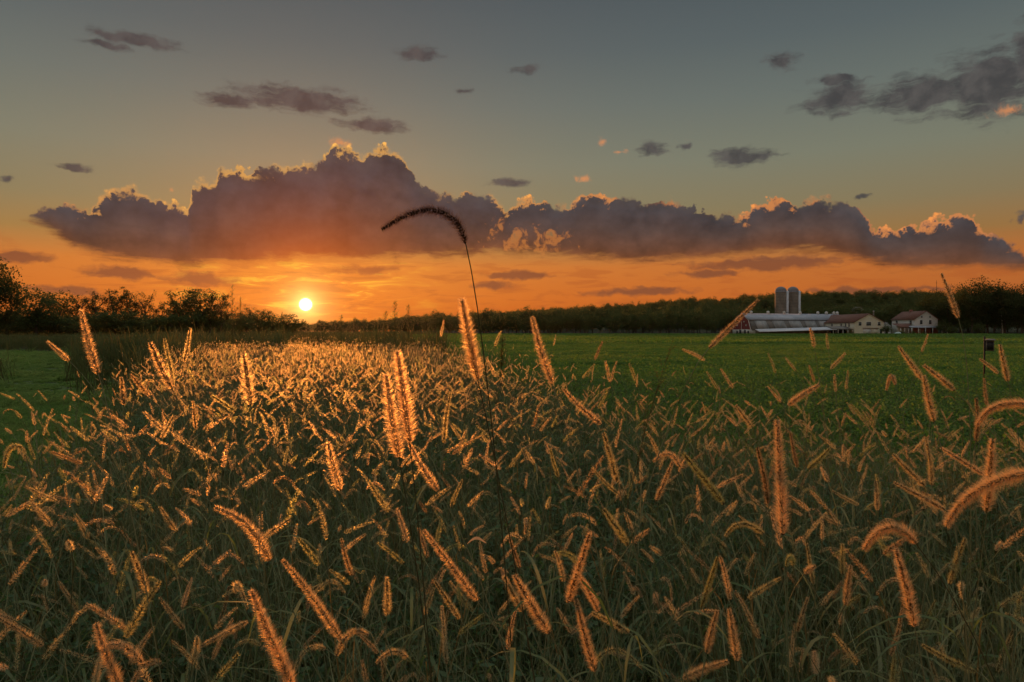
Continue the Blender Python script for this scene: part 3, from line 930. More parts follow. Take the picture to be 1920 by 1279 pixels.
# --- two silos behind the barn
for px, d, lab in [(1463.5, 292, 'domed concrete silo standing behind the barn, the left of the pair'), (1486, 294, 'domed concrete silo with pale chute on its right, the right of the pair')]:
    s = thing('silo', lab, 'silo', (px_x(px, d), d, 0), 0, 'pair of silos behind the barn')
    R = 2.38
    hc = CAM_H + (620 - 548.5) / F * d
    MB().lathe([(R, 0), (R, hc)], 36).build('silo_wall', M['concrete'], s, None, True)
    hp = MB()
    for z in np.arange(0.6, hc, 0.62):
        hp.lathe([(R + 0.003, z - 0.04), (R + 0.035, z), (R + 0.003, z + 0.04)], 30)
    tag(hp.build('hoops', M['iron'], s), kind='stuff')
    hd = (548.5 - 537.5) / F * d
    MB().lathe([(R + 0.12, hc), (R + 0.12, hc + 0.25)] + [((R + 0.1) * math.cos(a), hc + 0.25 + (hd - 0.25) * math.sin(a)) for a in np.linspace(0, 1.55, 9)], 36).build('dome', M['dome'], s, None, True)
    a = math.atan2(-d, -px_x(px, d)) + rad(72)
    ch = MB()
    ch.lathe([(0.56, 0.3), (0.56, hc + 0.4), (0.05, hc + 0.75)], 14, 0, ((R + 0.35) * math.cos(a), (R + 0.35) * math.sin(a)))
    c = ch.build('chute', M['galv'], s, None, True)
    for z in (hc * 0.52, hc * 0.3):
        MB().lathe([(0.565, z - 0.12), (0.62, z), (0.565, z + 0.12)], 14, 0, ((R + 0.35) * math.cos(a), (R + 0.35) * math.sin(a))).build('chute_band', M['iron'], c)

# --- cream building: long side along +Y, gable towards the field
CX, CY0 = px_x(1602, 250), 250.0
CWd = px_x(1657, 250) - CX
CL = 35.0
cream = thing('cream_building', 'cream walled farm building with brown roof and white garage door', 'building', (CX, CY0, 0))
eave = CAM_H + (620 - 604) / F * 250
apex = CAM_H + (620 - 588.5) / F * 250
w = MB()
pr = [(0, 0), (CWd, 0), (CWd, eave), (CWd * 0.5, apex), (0, eave)]
w.prism(pr, 0, CL)
w.build('wall', M['cream'], cream)
r = MB()
ov = 0.35
sl = (apex - eave) / (CWd * 0.5)
r.slab([(-ov, -ov, eave - ov * sl + 0.02), (CWd / 2, -ov, apex + 0.02), (CWd / 2, CL + ov, apex + 0.02), (-ov, CL + ov, eave - ov * sl + 0.02)], 0.18)
r.slab([(CWd / 2, -ov, apex + 0.02), (CWd + ov, -ov, eave - ov * sl + 0.02), (CWd + ov, CL + ov, eave - ov * sl + 0.02), (CWd / 2, CL + ov, apex + 0.02)], 0.18)
r.build('roof', M['brown_roof'], cream)
for xx in (2.0, 9.0):
    window(cream, xx, 0, 3.3, 1.0, 1.25)
window(cream, 5.2, 0, 3.3, 1.7, 1.25)
for yy in (4.0, 6.6, 10.0, 17.5, 26.0):
    window(cream, 0, yy, 2.9, 1.1, 1.25, 'x')
gd = MB().box(3.1, 6.1, -0.08, 0.06, 0.01, 2.25).build('garage_door', M['white'], cream)
pl = MB()
for z in (0.56, 1.12, 1.68):
    pl.box(3.1, 6.1, -0.085, -0.081, z - 0.02, z + 0.02)
pl.build('panel_joint', M['dark'], gd)
MB().box(6.2, 8.8, -0.06, 0.05, 0.01, 2.2).build('garage_door', M['cream'], cream)
MB().box(3.0, 8.9, -0.35, 0.02, 2.3, 2.42).build('door_hood', M['brown_roof'], cream)
MB().box(9.3, 10.1, -0.05, 0.05, 0.01, 2.0).build('side_door', M['dark'], cream)
fl = MB()
fl.lathe([(0.22, apex - 2.2), (0.22, apex + 1.0), (0.3, apex + 1.0), (0.3, apex + 1.25), (0.02, apex + 1.3)], 10, 0, (CWd - 0.6, 6.0))
fl.build('flue', M['galv'], cream, None, True)

# --- low open shed with a pale metal roof before the barn
shed = thing('shed', 'long low open shed with pale metal roof in front of the barn', 'shed', (px_x(1424, 252), 252, 0), rad(-3))
SL = px_x(1566, 252) - px_x(1424, 252)
r = MB()
r.slab([(0, 0, 0.95), (SL, 0, 1.75), (SL, 5.5, 2.75), (0, 5.5, 1.95)], 0.08)
srf = r.build('roof', M['shed_roof'], shed)
r = MB()
for x in np.arange(0.7, SL, 1.15):
    z0 = 0.95 + 0.8 * x / SL
    r.slab([(x, -0.02, z0 + 0.08), (x + 0.07, -0.02, z0 + 0.082), (x + 0.07, 5.5, z0 + 1.082), (x, 5.5, z0 + 1.08)], 0.03)
r.build('roof_rib', M['shed_roof'], srf)
MB().box(0.1, SL - 0.1, 5.2, 5.35, 0, 1.9).build('back_wall', M['old_wood'], shed)
for i in range(10):
    x = 0.3 + i * (SL - 0.6) / 9
    MB().box(x - 0.07, x + 0.07, 0.15, 0.29, 0, 0.93 + 0.8 * x / SL).build('post', M['old_wood'], shed)
# open lean-to between shed and cream building
lean = thing('lean_to', 'dark open lean-to with pale posts beside the cream building', 'shed', (px_x(1562, 251), 251, 0))
LL = px_x(1600, 251) - px_x(1562, 251)
MB().slab([(0, 0, 1.9), (LL, 0, 1.9), (LL, 6, 3.0), (0, 6, 3.0)], 0.12).build('roof', M['grey_roof'], lean)
MB().box(0.1, LL - 0.1, 5.6, 5.75, 0, 2.7).build('back_wall', M['dark'], lean)
for i in range(5):
    x = 0.15 + i * (LL - 0.3) / 4
    MB().box(x - 0.1, x + 0.1, 0.1, 0.3, 0, 1.86).build('post', M['white_old'], lean)

# --- farmhouse
HX, HY0, HL = px_x(1714.6, 250), 250.0, 15.0
HW = px_x(1758, 250) - HX
house = thing('farmhouse', 'white two storey farmhouse with brown roof and brick porch', 'house', (HX, HY0, 0))
eave = CAM_H + (620 - 598.5) / F * 250
apex = CAM_H + (620 - 583.5) / F * 250
MB().prism([(0, 0), (HW, 0), (HW, eave), (HW * 0.5, apex), (0, eave)], 0, HL).build('wall', M['white'], house)
r = MB()
sl = (apex - eave) / (HW * 0.5)
ov = 0.35
r.slab([(-ov, -ov, eave - ov * sl + 0.02), (HW / 2, -ov, apex + 0.02), (HW / 2, HL + ov, apex + 0.02), (-ov, HL + ov, eave - ov * sl + 0.02)], 0.18)
r.slab([(HW / 2, -ov, apex + 0.02), (HW + ov, -ov, eave - ov * sl + 0.02), (HW + ov, HL + ov, eave - ov * sl + 0.02), (HW / 2, HL + ov, apex + 0.02)], 0.18)
hr = r.build('roof', M['brown_roof'], house)
c = MB().box(HW / 2 - 0.45, HW / 2 + 0.45, 9.0, 9.9, apex - 0.5, apex + 0.8).build('chimney', M['brick'], hr)
for xx in (2.4, 5.7):
    window(house, xx, 0, 3.85, 0.95, 1.45)
for xx in (2.6, 5.6):
    window(house, xx, 0, 6.2, 0.5, 0.6)
for yy in (2.4, 11.5):
    window(house, 0, yy, 3.8, 1.3, 1.4, 'x')
# porch: pale roof along the front, brick wall under it
MB().slab([(-2.6, -2.6, 2.5), (HW + 2.2, -2.6, 2.5), (HW + 2.2, -0.01, 3.1), (-2.6, -0.01, 3.1)], 0.14).build('porch_roof', M['metal_roof'], house)
MB().box(-0.6, HW + 0.03, -0.12, -0.01, 0.01, 2.6).build('brick_wall', M['brick'], house)
for x in (-2.4, 0.0, 2.6, 5.2, HW + 0.1, HW + 2.0):
    MB().box(x - 0.09, x + 0.09, -2.5, -2.32, 0, 2.48).build('porch_post', M['white'], house)
MB().box(1.2, 2.2, -0.16, -0.125, 0.02, 2.1).build('front_door', M['white_old'], house)
for xx in (3.8, 6.4):
    MB().box(xx - 0.5, xx + 0.5, -0.16, -0.125, 0.9, 2.1).build('porch_window', M['glass'], house)
MB().slab([(-6.0, -1.5, 2.55), (-2.65, -1.5, 2.55), (-0.01, 2.0, 4.0), (-5.0, 6.0, 4.0)], 0.14).build('side_porch_roof', M['brown_roof'], house)
for x, y in ((-5.7, -1.2), (-4.3, -1.2), (-2.9, -1.2)):
    MB().box(x - 0.1, x + 0.1, y - 0.1, y + 0.1, 0, 2.5).build('porch_post', M['white'], house)
MB().box(-5.2, -0.05, 2.2, 2.4, 0, 3.2).build('side_wall', M['white_old'], house)
# small white outbuilding between the two
ob = thing('outbuilding', 'small white outbuilding between cream building and farmhouse', 'shed', (px_x(1655, 275), 275, 0))
ow = px_x(1670, 275) - px_x(1655, 275)
MB().prism([(0, 0), (ow, 0), (ow, 3.4), (ow / 2, 4.7), (0, 3.4)], 0, 6).build('wall', M['white'], ob)
r = MB()
r.slab([(-0.2, -0.2, 3.28), (ow / 2, -0.2, 4.76), (ow / 2, 6.2, 4.76), (-0.2, 6.2, 3.28)], 0.12)
r.slab([(ow / 2, -0.2, 4.76), (ow + 0.2, -0.2, 3.28), (ow + 0.2, 6.2, 3.28), (ow / 2, 6.2, 4.76)], 0.12)
r.build('roof', M['grey_roof'], ob)
MB().box(ow / 2 - 0.5, ow / 2 + 0.5, -0.05, 0.05, 0.01, 2.1).build('door', M['dark'], ob)
# white house glimpsed in the woods
hx, hy = px_x(1612, 350), 350.0
hz = float(hill(np.array(hx), np.array(hy)))
hh = thing('white_house', 'small white house half hidden in the woods above the cream building', 'house', (hx, hy, 0))
zt = CAM_H + (620 - 575.5) / F * hy
MB().prism([(-1.9, 0), (1.9, 0), (1.9, zt - 1.4), (0, zt), (-1.9, zt - 1.4)], 0, 5).build('wall', M['white_old'], hh)
r = MB()
r.slab([(-2.2, -0.3, zt - 1.58), (0, -0.3, zt + 0.05), (0, 5.3, zt + 0.05), (-2.2, 5.3, zt - 1.58)], 0.12)
r.slab([(0, -0.3, zt + 0.05), (2.2, -0.3, zt - 1.58), (2.2, 5.3, zt - 1.58), (0, 5.3, zt + 0.05)], 0.12)
r.build('roof', M['grey_roof'], hh)
# tarp-covered heap by the farmhouse
b = MB()
d = 240
bx = px_x(1683, d)
prf = [(-1.35, 0.0), (-1.1, 0.35), (-0.5, 0.75), (0.2, 1.0), (0.8, 0.85), (1.2, 0.4), (1.4, 0.0)]
for y0, y1, s0, s1 in ((-1.2, -0.4, 0.6, 1.0), (-0.4, 1.0, 1.0, 0.95), (1.0, 2.0, 0.95, 0.5)):
    k = len(prf)
    v = [(x * s0, y0, z * s0) for x, z in prf] + [(x * s1, y1, z * s1) for x, z in prf]
    b.add(v, [(i, i + 1, k + i + 1, k + i) for i in range(k - 1)])
b.add([(x * 0.6, -1.2, z * 0.6) for x, z in prf], [tuple(range(len(prf)))])
tag(b.build('covered_heap', M['tarp'], None, (bx, d, 0), True), 'low heap under a pale bluish cover at the edge of the field by the farmhouse', 'heap')
# utility pole
d = 236
up = thing('utility_pole', 'thin grey utility pole leaning slightly before the tall dark trees', 'pole', (px_x(1880, d), d, 0))
ht = CAM_H + (620 - 588) / F * d
MB().tube([(0, 0, 0), (-0.25, 0, ht * 0.5), (-0.5, 0, ht)], [0.19, 0.17, 0.14], 8).build('pole', M['white_old'], up)
MB().box(-1.3, 0.3, -0.2, -0.14, ht - 0.75, ht - 0.6).build('crossarm', M['old_wood'], up)
# radio mast on the hill
d = 420
mx = px_x(1755, d)
mz = float(hill(np.array(mx), np.array(d)))
ms = thing('radio_mast', 'thin mast sticking up above the woods behind the farmhouse', 'mast', (mx, d, mz))
mt = CAM_H + (620 - 526) / F * d - mz
MB().tube([(0, 0, 0), (0, 0, mt)], [0.16, 0.10], 5).build('mast', M['iron'], ms)
MB().box(-0.5, 0.5, -0.05, 0.05, mt - 1.6, mt - 1.45).build('aerial', M['iron'], ms)

# nest box on a metal post in the field
d = 15.5
bxp = pix(1846, 640, d)
nb = thing('birdhouse', 'weathered wooden nest box on a thin dark post in the field', 'birdhouse', (bxp[0], d, 0), rad(-24))
zt = pix(1846, 631, d)[2]
MB().box(-0.016, 0.016, -0.016, 0.016, 0, zt).build('post', M['iron'], nb)
z0, z1 = pix(1846, 658, d)[2], pix(1846, 637, d)[2]
bo = MB()
bo.box(0.02, 0.17, -0.07, 0.07, z0, z1 - 0.012)
bx_ = bo.build('box', M['old_wood'], nb)
MB().slab([(0.0, -0.11, z1 - 0.02), (0.20, -0.11, z1 - 0.02), (0.20, 0.08, z1 + 0.006), (0.0, 0.08, z1 + 0.006)], 0.016).build('lid', M['old_wood'], bx_)
MB().box(0.035, 0.155, -0.078, -0.071, z0 + 0.03, z1 - 0.04).build('front_panel', M['dark'], bx_)

# ------------------------------------------------------------------ crop field plants
def herb(nst, h, spread, nleaf, ll, lw, seed, mi=0, cluster=0.0):
    """leafy plant: thin stems with leaflets all along"""
    r = np.random.default_rng(seed)
    b = MB()
    base = np.stack([r.normal(0, spread * 0.35, nst), r.normal(0, spread * 0.35, nst), np.zeros(nst)], 1)
    tip = base * 1.6 + np.stack([r.normal(0, spread * 0.3, nst), r.normal(0, spread * 0.3, nst), h * r.uniform(0.65, 1.1, nst)], 1)
    for i in range(nst):
        b.tube([base[i], base[i] * 0.5 + tip[i] * 0.5 + [0, 0, 0.05 * h], tip[i]], [ll * 0.06, ll * 0.05, ll * 0.03], 3, 1, False)
    si = r.integers(0, nst, nleaf)
    t = r.uniform(0.25, 1.05, nleaf)
    c = base[si] + (tip[si] - base[si]) * t[:, None] + r.normal(0, ll * 0.7, (nleaf, 3))
    dd = norm(r.normal(0, 1, (nleaf, 3)) * [1, 1, 0.45] + [0, 0, 0.15])
    s = norm(np.cross(dd, [0, 0, 1.0]) + r.normal(0, 0.25, (nleaf, 3)))
    v, f = leaf_quads(c, dd, s, ll * r.uniform(0.7, 1.25, nleaf), lw * r.uniform(0.7, 1.25, nleaf))
    b.add(v, f, 0)
    return b

crop_near = [herb(9, 0.36, 0.22, 170, 0.042, 0.024, 400 + k).mesh('crop_plant', [M['crop_leaf'], M['stem']]) for k in range(4)]
def patch(size, h, nleaf, ll, lw, seed, m):
    r = np.random.default_rng(seed)
    c = np.stack([r.uniform(-size / 2, size / 2, nleaf), r.uniform(-size / 2, size / 2, nleaf), h * r.uniform(0.35, 1.0, nleaf) ** 0.6], 1)
    dd = norm(r.normal(0, 1, (nleaf, 3)) * [1, 1, 0.5] + [0, 0, 0.25])
    s = norm(np.cross(dd, [0, 0, 1.0]) + r.normal(0, 0.3, (nleaf, 3)))
    v, f = leaf_quads(c, dd, s, ll * r.uniform(0.6, 1.3, nleaf), lw * r.uniform(0.6, 1.3, nleaf))
    return mesh_np('crop_patch', v, [f], [m])
crop_mid = [patch(0.9, 0.36, 420, 0.055, 0.035, 420 + k, M['crop_leaf']) for k in range(3)]
crop_far = [patch(3.2, 0.42, 620, 0.17, 0.11, 430 + k, M['crop_leaf']) for k in range(3)]

def in_field(x, y):
    return (x > xr(y) - 0.3) & (y < np.interp(x, [-46, 60, 300], [236, 214, 200]))
def frustum(x, y, m=1.0):
    return np.abs(x) < 0.80 * y + m

def pts_uniform(n, x0, x1, y0, y1):
    return RNG.uniform(x0, x1, n), RNG.uniform(y0, y1, n)

x, y = pts_uniform(26000, -8, 20, 2.4, 17)
k = frustum(x, y) & (x > xr(y) - 0.9)
x, y = x[k], y[k]
o = scatter('crop_plants', np.stack([x, y, np.zeros(len(x))], 1), zrots(len(x), 0.12), RNG.uniform(0.75, 1.25, len(x)), RNG.integers(0, 4, len(x)), crop_near)
tag(o, 'low leafy green crop plants of the near field')
x, y = pts_uniform(14000, -18, 56, 15, 62)
k = frustum(x, y, 2) & in_field(x, y)
x, y = x[k], y[k]
x2, y2 = pts_uniform(22000, -60, 240, 56, 236)
k = frustum(x2, y2, 4) & in_field(x2, y2)
x2, y2 = x2[k], y2[k]
X, Y = np.concatenate([x, x2]), np.concatenate([y, y2])
o = scatter('crop_canopy', np.stack([X, Y, np.zeros(len(X))], 1), zrots(len(X), 0.02), RNG.uniform(0.8, 1.2, len(X)),
            np.concatenate([RNG.integers(0, 3, len(x)), 3 + RNG.integers(0, 3, len(x2))]), crop_mid + crop_far)
tag(o, 'dense green crop covering the field as far as the farm')

# ------------------------------------------------------------------ grass tufts
def tuft(nb, h, spread, w, seed, mats, seg=5, droop=0.5, dry=0.0):
    r = np.random.default_rng(seed)
    b = MB()
    for i in range(nb):
        a = r.uniform(0, 2 * np.pi)
        hh = h * r.uniform(0.55, 1.1)
        out = spread * r.uniform(0.3, 1.1)
        p0 = np.array([r.normal(0, 0.25 * spread), r.normal(0, 0.25 * spread), 0.0])
        d = np.array([math.cos(a), math.sin(a), 0])
        p3 = p0 + d * out + np.array([0, 0, hh * (1 - droop * r.uniform(0, 0.7))])
        c = bez(p0, p0 + np.array([0, 0, hh * 0.5]), p0 + d * out * 0.4 + np.array([0, 0, hh * 1.05]), p3, seg + 1)
        ww = w * r.uniform(0.6, 1.2) * np.array([0.7] + [1.0] * (seg - 2) + [0.65, 0.05])[:seg + 1]
        side = np.array([-d[1], d[0], r.uniform(-0.4, 0.4)])
        v, f = strip(c, ww, side)
        b.add(v, f, 1 if r.uniform() < dry else 0)
    return b.mesh('grass_tuft', mats)

lawn_kinds = [tuft(26, 0.075, 0.11, 0.006, 500 + k, [M['lawn_blade']], 3, 1.1) for k in range(4)]
lawn_far_kinds = [tuft(60, 0.085, 0.30, 0.016, 510 + k, [M['lawn_blade']], 3, 1.1) for k in range(3)]
x, y = pts_uniform(60000, -16, -1.5, 2.4, 15)
k = frustum(x, y, 0.6) & (x < xl(y) + 0.25) & (y < lawn_far(x))
x, y = x[k], y[k]
x2, y2 = pts_uniform(20000, -50, -6, 14, 56)
k = frustum(x2, y2, 2) & (x2 < xl(y2) + 0.2) & (y2 < lawn_far(x2))
x2, y2 = x2[k], y2[k]
X, Y = np.concatenate([x, x2]), np.concatenate([y, y2])
o = scatter('lawn_grass', np.stack([X, Y, np.full(len(X), 0.003)], 1), zrots(len(X), 0.15), np.exp(RNG.normal(0, 0.38, len(X))) * (0.8 + 0.45 * (np.sin(X * 1.1 + np.sin(Y * 0.7) * 2) + np.sin(Y * 1.3 - X * 0.4) > 0.4)),
            np.concatenate([RNG.integers(0, 4, len(x)), 4 + RNG.integers(0, 3, len(x2))]), lawn_kinds + lawn_far_kinds)
tag(o, 'short mown grass of the lawn')

# dark rank weeds beyond the lawn and along the strip's far end
thick = [tuft(34, 1.15, 0.55, 0.016, 520 + k, [M['thicket'], M['dry_blade']], 5, 0.6, 0.16) for k in range(4)]
x, y = pts_uniform(5200, -75, 0, 9, 82)
k = frustum(x, y, 3) & (x < xl(y) + 0.8) & ((y > lawn_far(x) - 0.5 - RNG.exponential(0.9, len(y))) | (x > xl(y) - 0.9) & (y > 9))
x, y = x[k], y[k]
x2, y2 = pts_uniform(6000, -70, 30, 34, 150)
k = frustum(x2, y2, 3) & (x2 > xl(y2) - 1) & (x2 < xr(y2) + 0.6)
x2, y2 = x2[k], y2[k]
x3, y3 = pts_uniform(5000, -150, -20, 70, 260)
k = frustum(x3, y3, 3) & (x3 < xr(y3) - 2)
x3, y3 = x3[k], y3[k]
X, Y = np.concatenate([x, x2, x3]), np.concatenate([y, y2, y3])
sc_ = np.concatenate([RNG.uniform(0.7, 1.15, len(x)), RNG.uniform(0.65, 1.05, len(x2)), RNG.uniform(0.8, 1.3, len(x3))])
n4 = 420
px4 = np.where(RNG.uniform(0, 1, n4) < 0.55, RNG.uniform(330, 535, n4), RNG.uniform(640, 830, n4))
y4_ = RNG.uniform(24, 48, n4)
x4_ = (px4 - 960) / F * y4_
px4[300:360] = RNG.uniform(520, 660, 60)
y4_[300:360] = RNG.uniform(46, 62, 60)
px4[:130] = RNG.uniform(150, 345, 130)
y4_[:130] = RNG.uniform(16.5, 25, 130)
x4_ = (px4 - 960) / F * y4_
k4 = np.sin(x4_ * 1.3) + np.sin(y4_ * 0.9 + x4_ * 0.5) > -0.3
X, Y = np.concatenate([X, x4_[k4]]), np.concatenate([Y, y4_[k4]])
sc_ = np.concatenate([sc_, RNG.uniform(0.95, 1.6, k4.sum()) * np.where(y4_[k4] < 25, 0.88, 1.0)])
o = scatter('rank_weeds', np.stack([X, Y, np.zeros(len(X))], 1), zrots(len(X), 0.12), sc_, RNG.integers(0, 4, len(X)), thick)
tag(o, 'dark rank weeds and tall grass beyond the lawn')

# meadow undergrowth: long blades and leafy weeds under the foxtails
under = [tuft(30, 0.58, 0.34, 0.0042, 530 + k, [M['blade'], M['dry_blade']], 6, 0.7, 0.22) for k in range(6)]
culms = [tuft(13, 0.92, 0.26, 0.0034, 550 + k, [M['stem'], M['dry_blade']], 4, 0.02, 0.15) for k in range(3)]
weeds = [herb(8, 0.62, 0.26, 230, 0.034, 0.017, 540 + k).mesh('weed', [M['weed_leaf'], M['stem']]) for k in range(3)]
x, y = pts_uniform(9500, -9, 9, 0.75, 12)
k = frustum(x, y, 0.8) & (x < xr(y) + RNG.exponential(0.35, len(x))) & (x > xl(y) - RNG.exponential(0.25, len(x)))
x, y = x[k], y[k]
x2, y2 = pts_uniform(5000, -22, 2, 11, 42)
k = (x2 < xr(y2) + 0.4) & (x2 > xl(y2) - 0.4)
x2, y2 = x2[k], y2[k]
X, Y = np.concatenate([x, x2]), np.concatenate([y, y2])
o = scatter('meadow_grass', np.stack([X, Y, np.zeros(len(X))], 1), zrots(len(X), 0.16), RNG.uniform(0.65, 1.1, len(X)), RNG.integers(0, 6, len(X)), under)
tag(o, 'tangle of long thin grass blades under the foxtails')
x, y = pts_uniform(8000, -9, 9, 0.8, 12)
k = frustum(x, y, 0.8) & (x < xr(y) + 0.6) & (x > xl(y) - 0.2) & (np.sin(x * 2.1 + 1.0) + np.sin(y * 1.7 + x) > -0.7)
x, y = x[k], y[k]
x_, y_ = pts_uniform(11000, -9, 9, 0.8, 12)
k = frustum(x_, y_, 0.8) & (x_ < xr(y_)) & (x_ > xl(y_))
x_, y_ = x_[k], y_[k]
tag(scatter('grass_culms', np.stack([x_, y_, np.zeros(len(x_))], 1), zrots(len(x_), 0.22), RNG.uniform(0.6, 1.0, len(x_)), RNG.integers(0, 3, len(x_)), culms), 'thin bare grass stems criss-crossing under the foxtail heads')
o = scatter('meadow_weeds', np.stack([x, y, np.zeros(len(x))], 1), zrots(len(x), 0.12), RNG.uniform(0.7, 1.2, len(x)) * np.interp(y, [0.8, 2.5], [0.72, 1.0]), RNG.integers(0, 3, len(x)), weeds)
tag(o, 'low broad-leaved weeds between the foxtail stems')

# ------------------------------------------------------------------ foxtail grass
def head_geo(path, r, nsp, nbr, bl, bw, sp_s=1.0):
    """spikelets and bristles along a curved axis (path runs from head base to tip)"""
    path = np.asarray(path, float)
    seg = np.linalg.norm(np.diff(path, axis=0), axis=1)
    u = np.concatenate([[0], np.cumsum(seg)])
    L = u[-1]
    u /= L
    tan = norm(np.gradient(path, axis=0))
    def at(t):
        p = np.stack([np.interp(t, u, path[:, k]) for k in range(3)], 1)
        g = norm(np.stack([np.interp(t, u, tan[:, k]) for k in range(3)], 1))
        n_, b_ = perp(g)
        return p, g, n_, b_
    prof = lambda t: np.clip(np.minimum(0.55 + t * 4.0, 1.0) * (1 - 0.55 * t ** 2.2), 0.2, 1)
    # spikelets: small spindles in loose whorls
    t = np.sort(r.uniform(0.0, 1.0, nsp))
    t = np.clip(np.round(t * 38) / 38 * 0.6 + t * 0.4, 0, 0.995)
    p, g, n_, b_ = at(t)
    a = r.uniform(0, 2 * np.pi, nsp)[:, None]
    o_ = np.cos(a) * n_ + np.sin(a) * b_
    d = norm(g * 0.75 + o_ * 0.75)
    c = p + o_ * (0.0019 * prof(t)[:, None]) * sp_s
    hl, hr = 0.0019 * sp_s, 0.00085 * sp_s
    s1, s2 = perp(d)
    sv = np.stack([c - d * hl, c + s1 * hr, c + s2 * hr, c - s1 * hr, c - s2 * hr, c + d * hl], 1).reshape(-1, 3)
    i6 = (np.arange(nsp) * 6)[:, None, None]
    sf = (i6 + np.array([(0, 2, 1), (0, 3, 2), (0, 4, 3), (0, 1, 4), (5, 1, 2), (5, 2, 3), (5, 3, 4), (5, 4, 1)])[None]).reshape(-1, 3)
    # bristles
    t = r.uniform(0.0, 1.0, nbr)
    p, g, n_, b_ = at(t)
    a = r.uniform(0, 2 * np.pi, nbr)[:, None]
    o_ = np.cos(a) * n_ + np.sin(a) * b_
    be = r.uniform(0.6, 1.4, nbr)[:, None]
    d = norm(g * np.cos(be) + o_ * np.sin(be) + r.normal(0, 0.08, (nbr, 3)))
    ln = (bl * prof(t) * r.uniform(0.6, 1.15, nbr))[:, None]
    q = p + o_ * 0.0022 * prof(t)[:, None]
    s = norm(np.cross(d, norm(r.normal(0, 1, (nbr, 3)))))
    w = bw * 0.5
    bv = np.stack([q - s * w, q + s * w, q + d * ln], 1).reshape(-1, 3)
    bf = np.arange(nbr * 3).reshape(-1, 3)
    return sv, sf, bv, bf

def stem_geo(p0, hb, hdir, r0=0.0013, r1=0.0006, n=12, sway=0.25):
    """stem from the ground to the head base, arriving along hdir"""
    H = hb[2] - p0[2]
    pts = bez(p0, p0 + np.array([0, 0, H * 0.45]), hb - hdir * H * sway, hb, n)
    v, f = tube_np(pts, np.linspace(r0, r1, n), 4)
    return pts, v, f

def leaf_geo(pts, r, frac, ln, w, m=7):
    i = frac * (len(pts) - 1)
    p = pts[int(i)] + (pts[min(int(i) + 1, len(pts) - 1)] - pts[int(i)]) * (i - int(i))
    a = r.uniform(0, 2 * np.pi)
    d = np.array([math.cos(a), math.sin(a), 0])
    c = bez(p, p + d * ln * 0.15 + np.array([0, 0, ln * 0.4]), p + d * ln * 0.5 + np.array([0, 0, ln * r.uniform(0.3, 0.6)]), p + d * ln * 0.85 + np.array([0, 0, ln * r.uniform(-0.2, 0.35)]), m)
    return strip(c, w * np.array([0.5, 0.9, 1.0, 0.95, 0.75, 0.45, 0.05]), np.array([-d[1], d[0], r.uniform(-0.3, 0.3)]))

G_FOX = 'foxtail stalks of the foreground meadow'
FOX = []          # (object, tip pixel, base pixel, posture) for the labels

def to_px(p):
    v = np.asarray(p) - np.array([0, 0, CAM_H])
    z = v[1] * math.cos(PITCH) - v[2] * math.sin(PITCH)
    up_ = v[1] * math.sin(PITCH) + v[2] * math.cos(PITCH)
    return 960 + F * v[0] / z, 639.5 - F * up_ / z

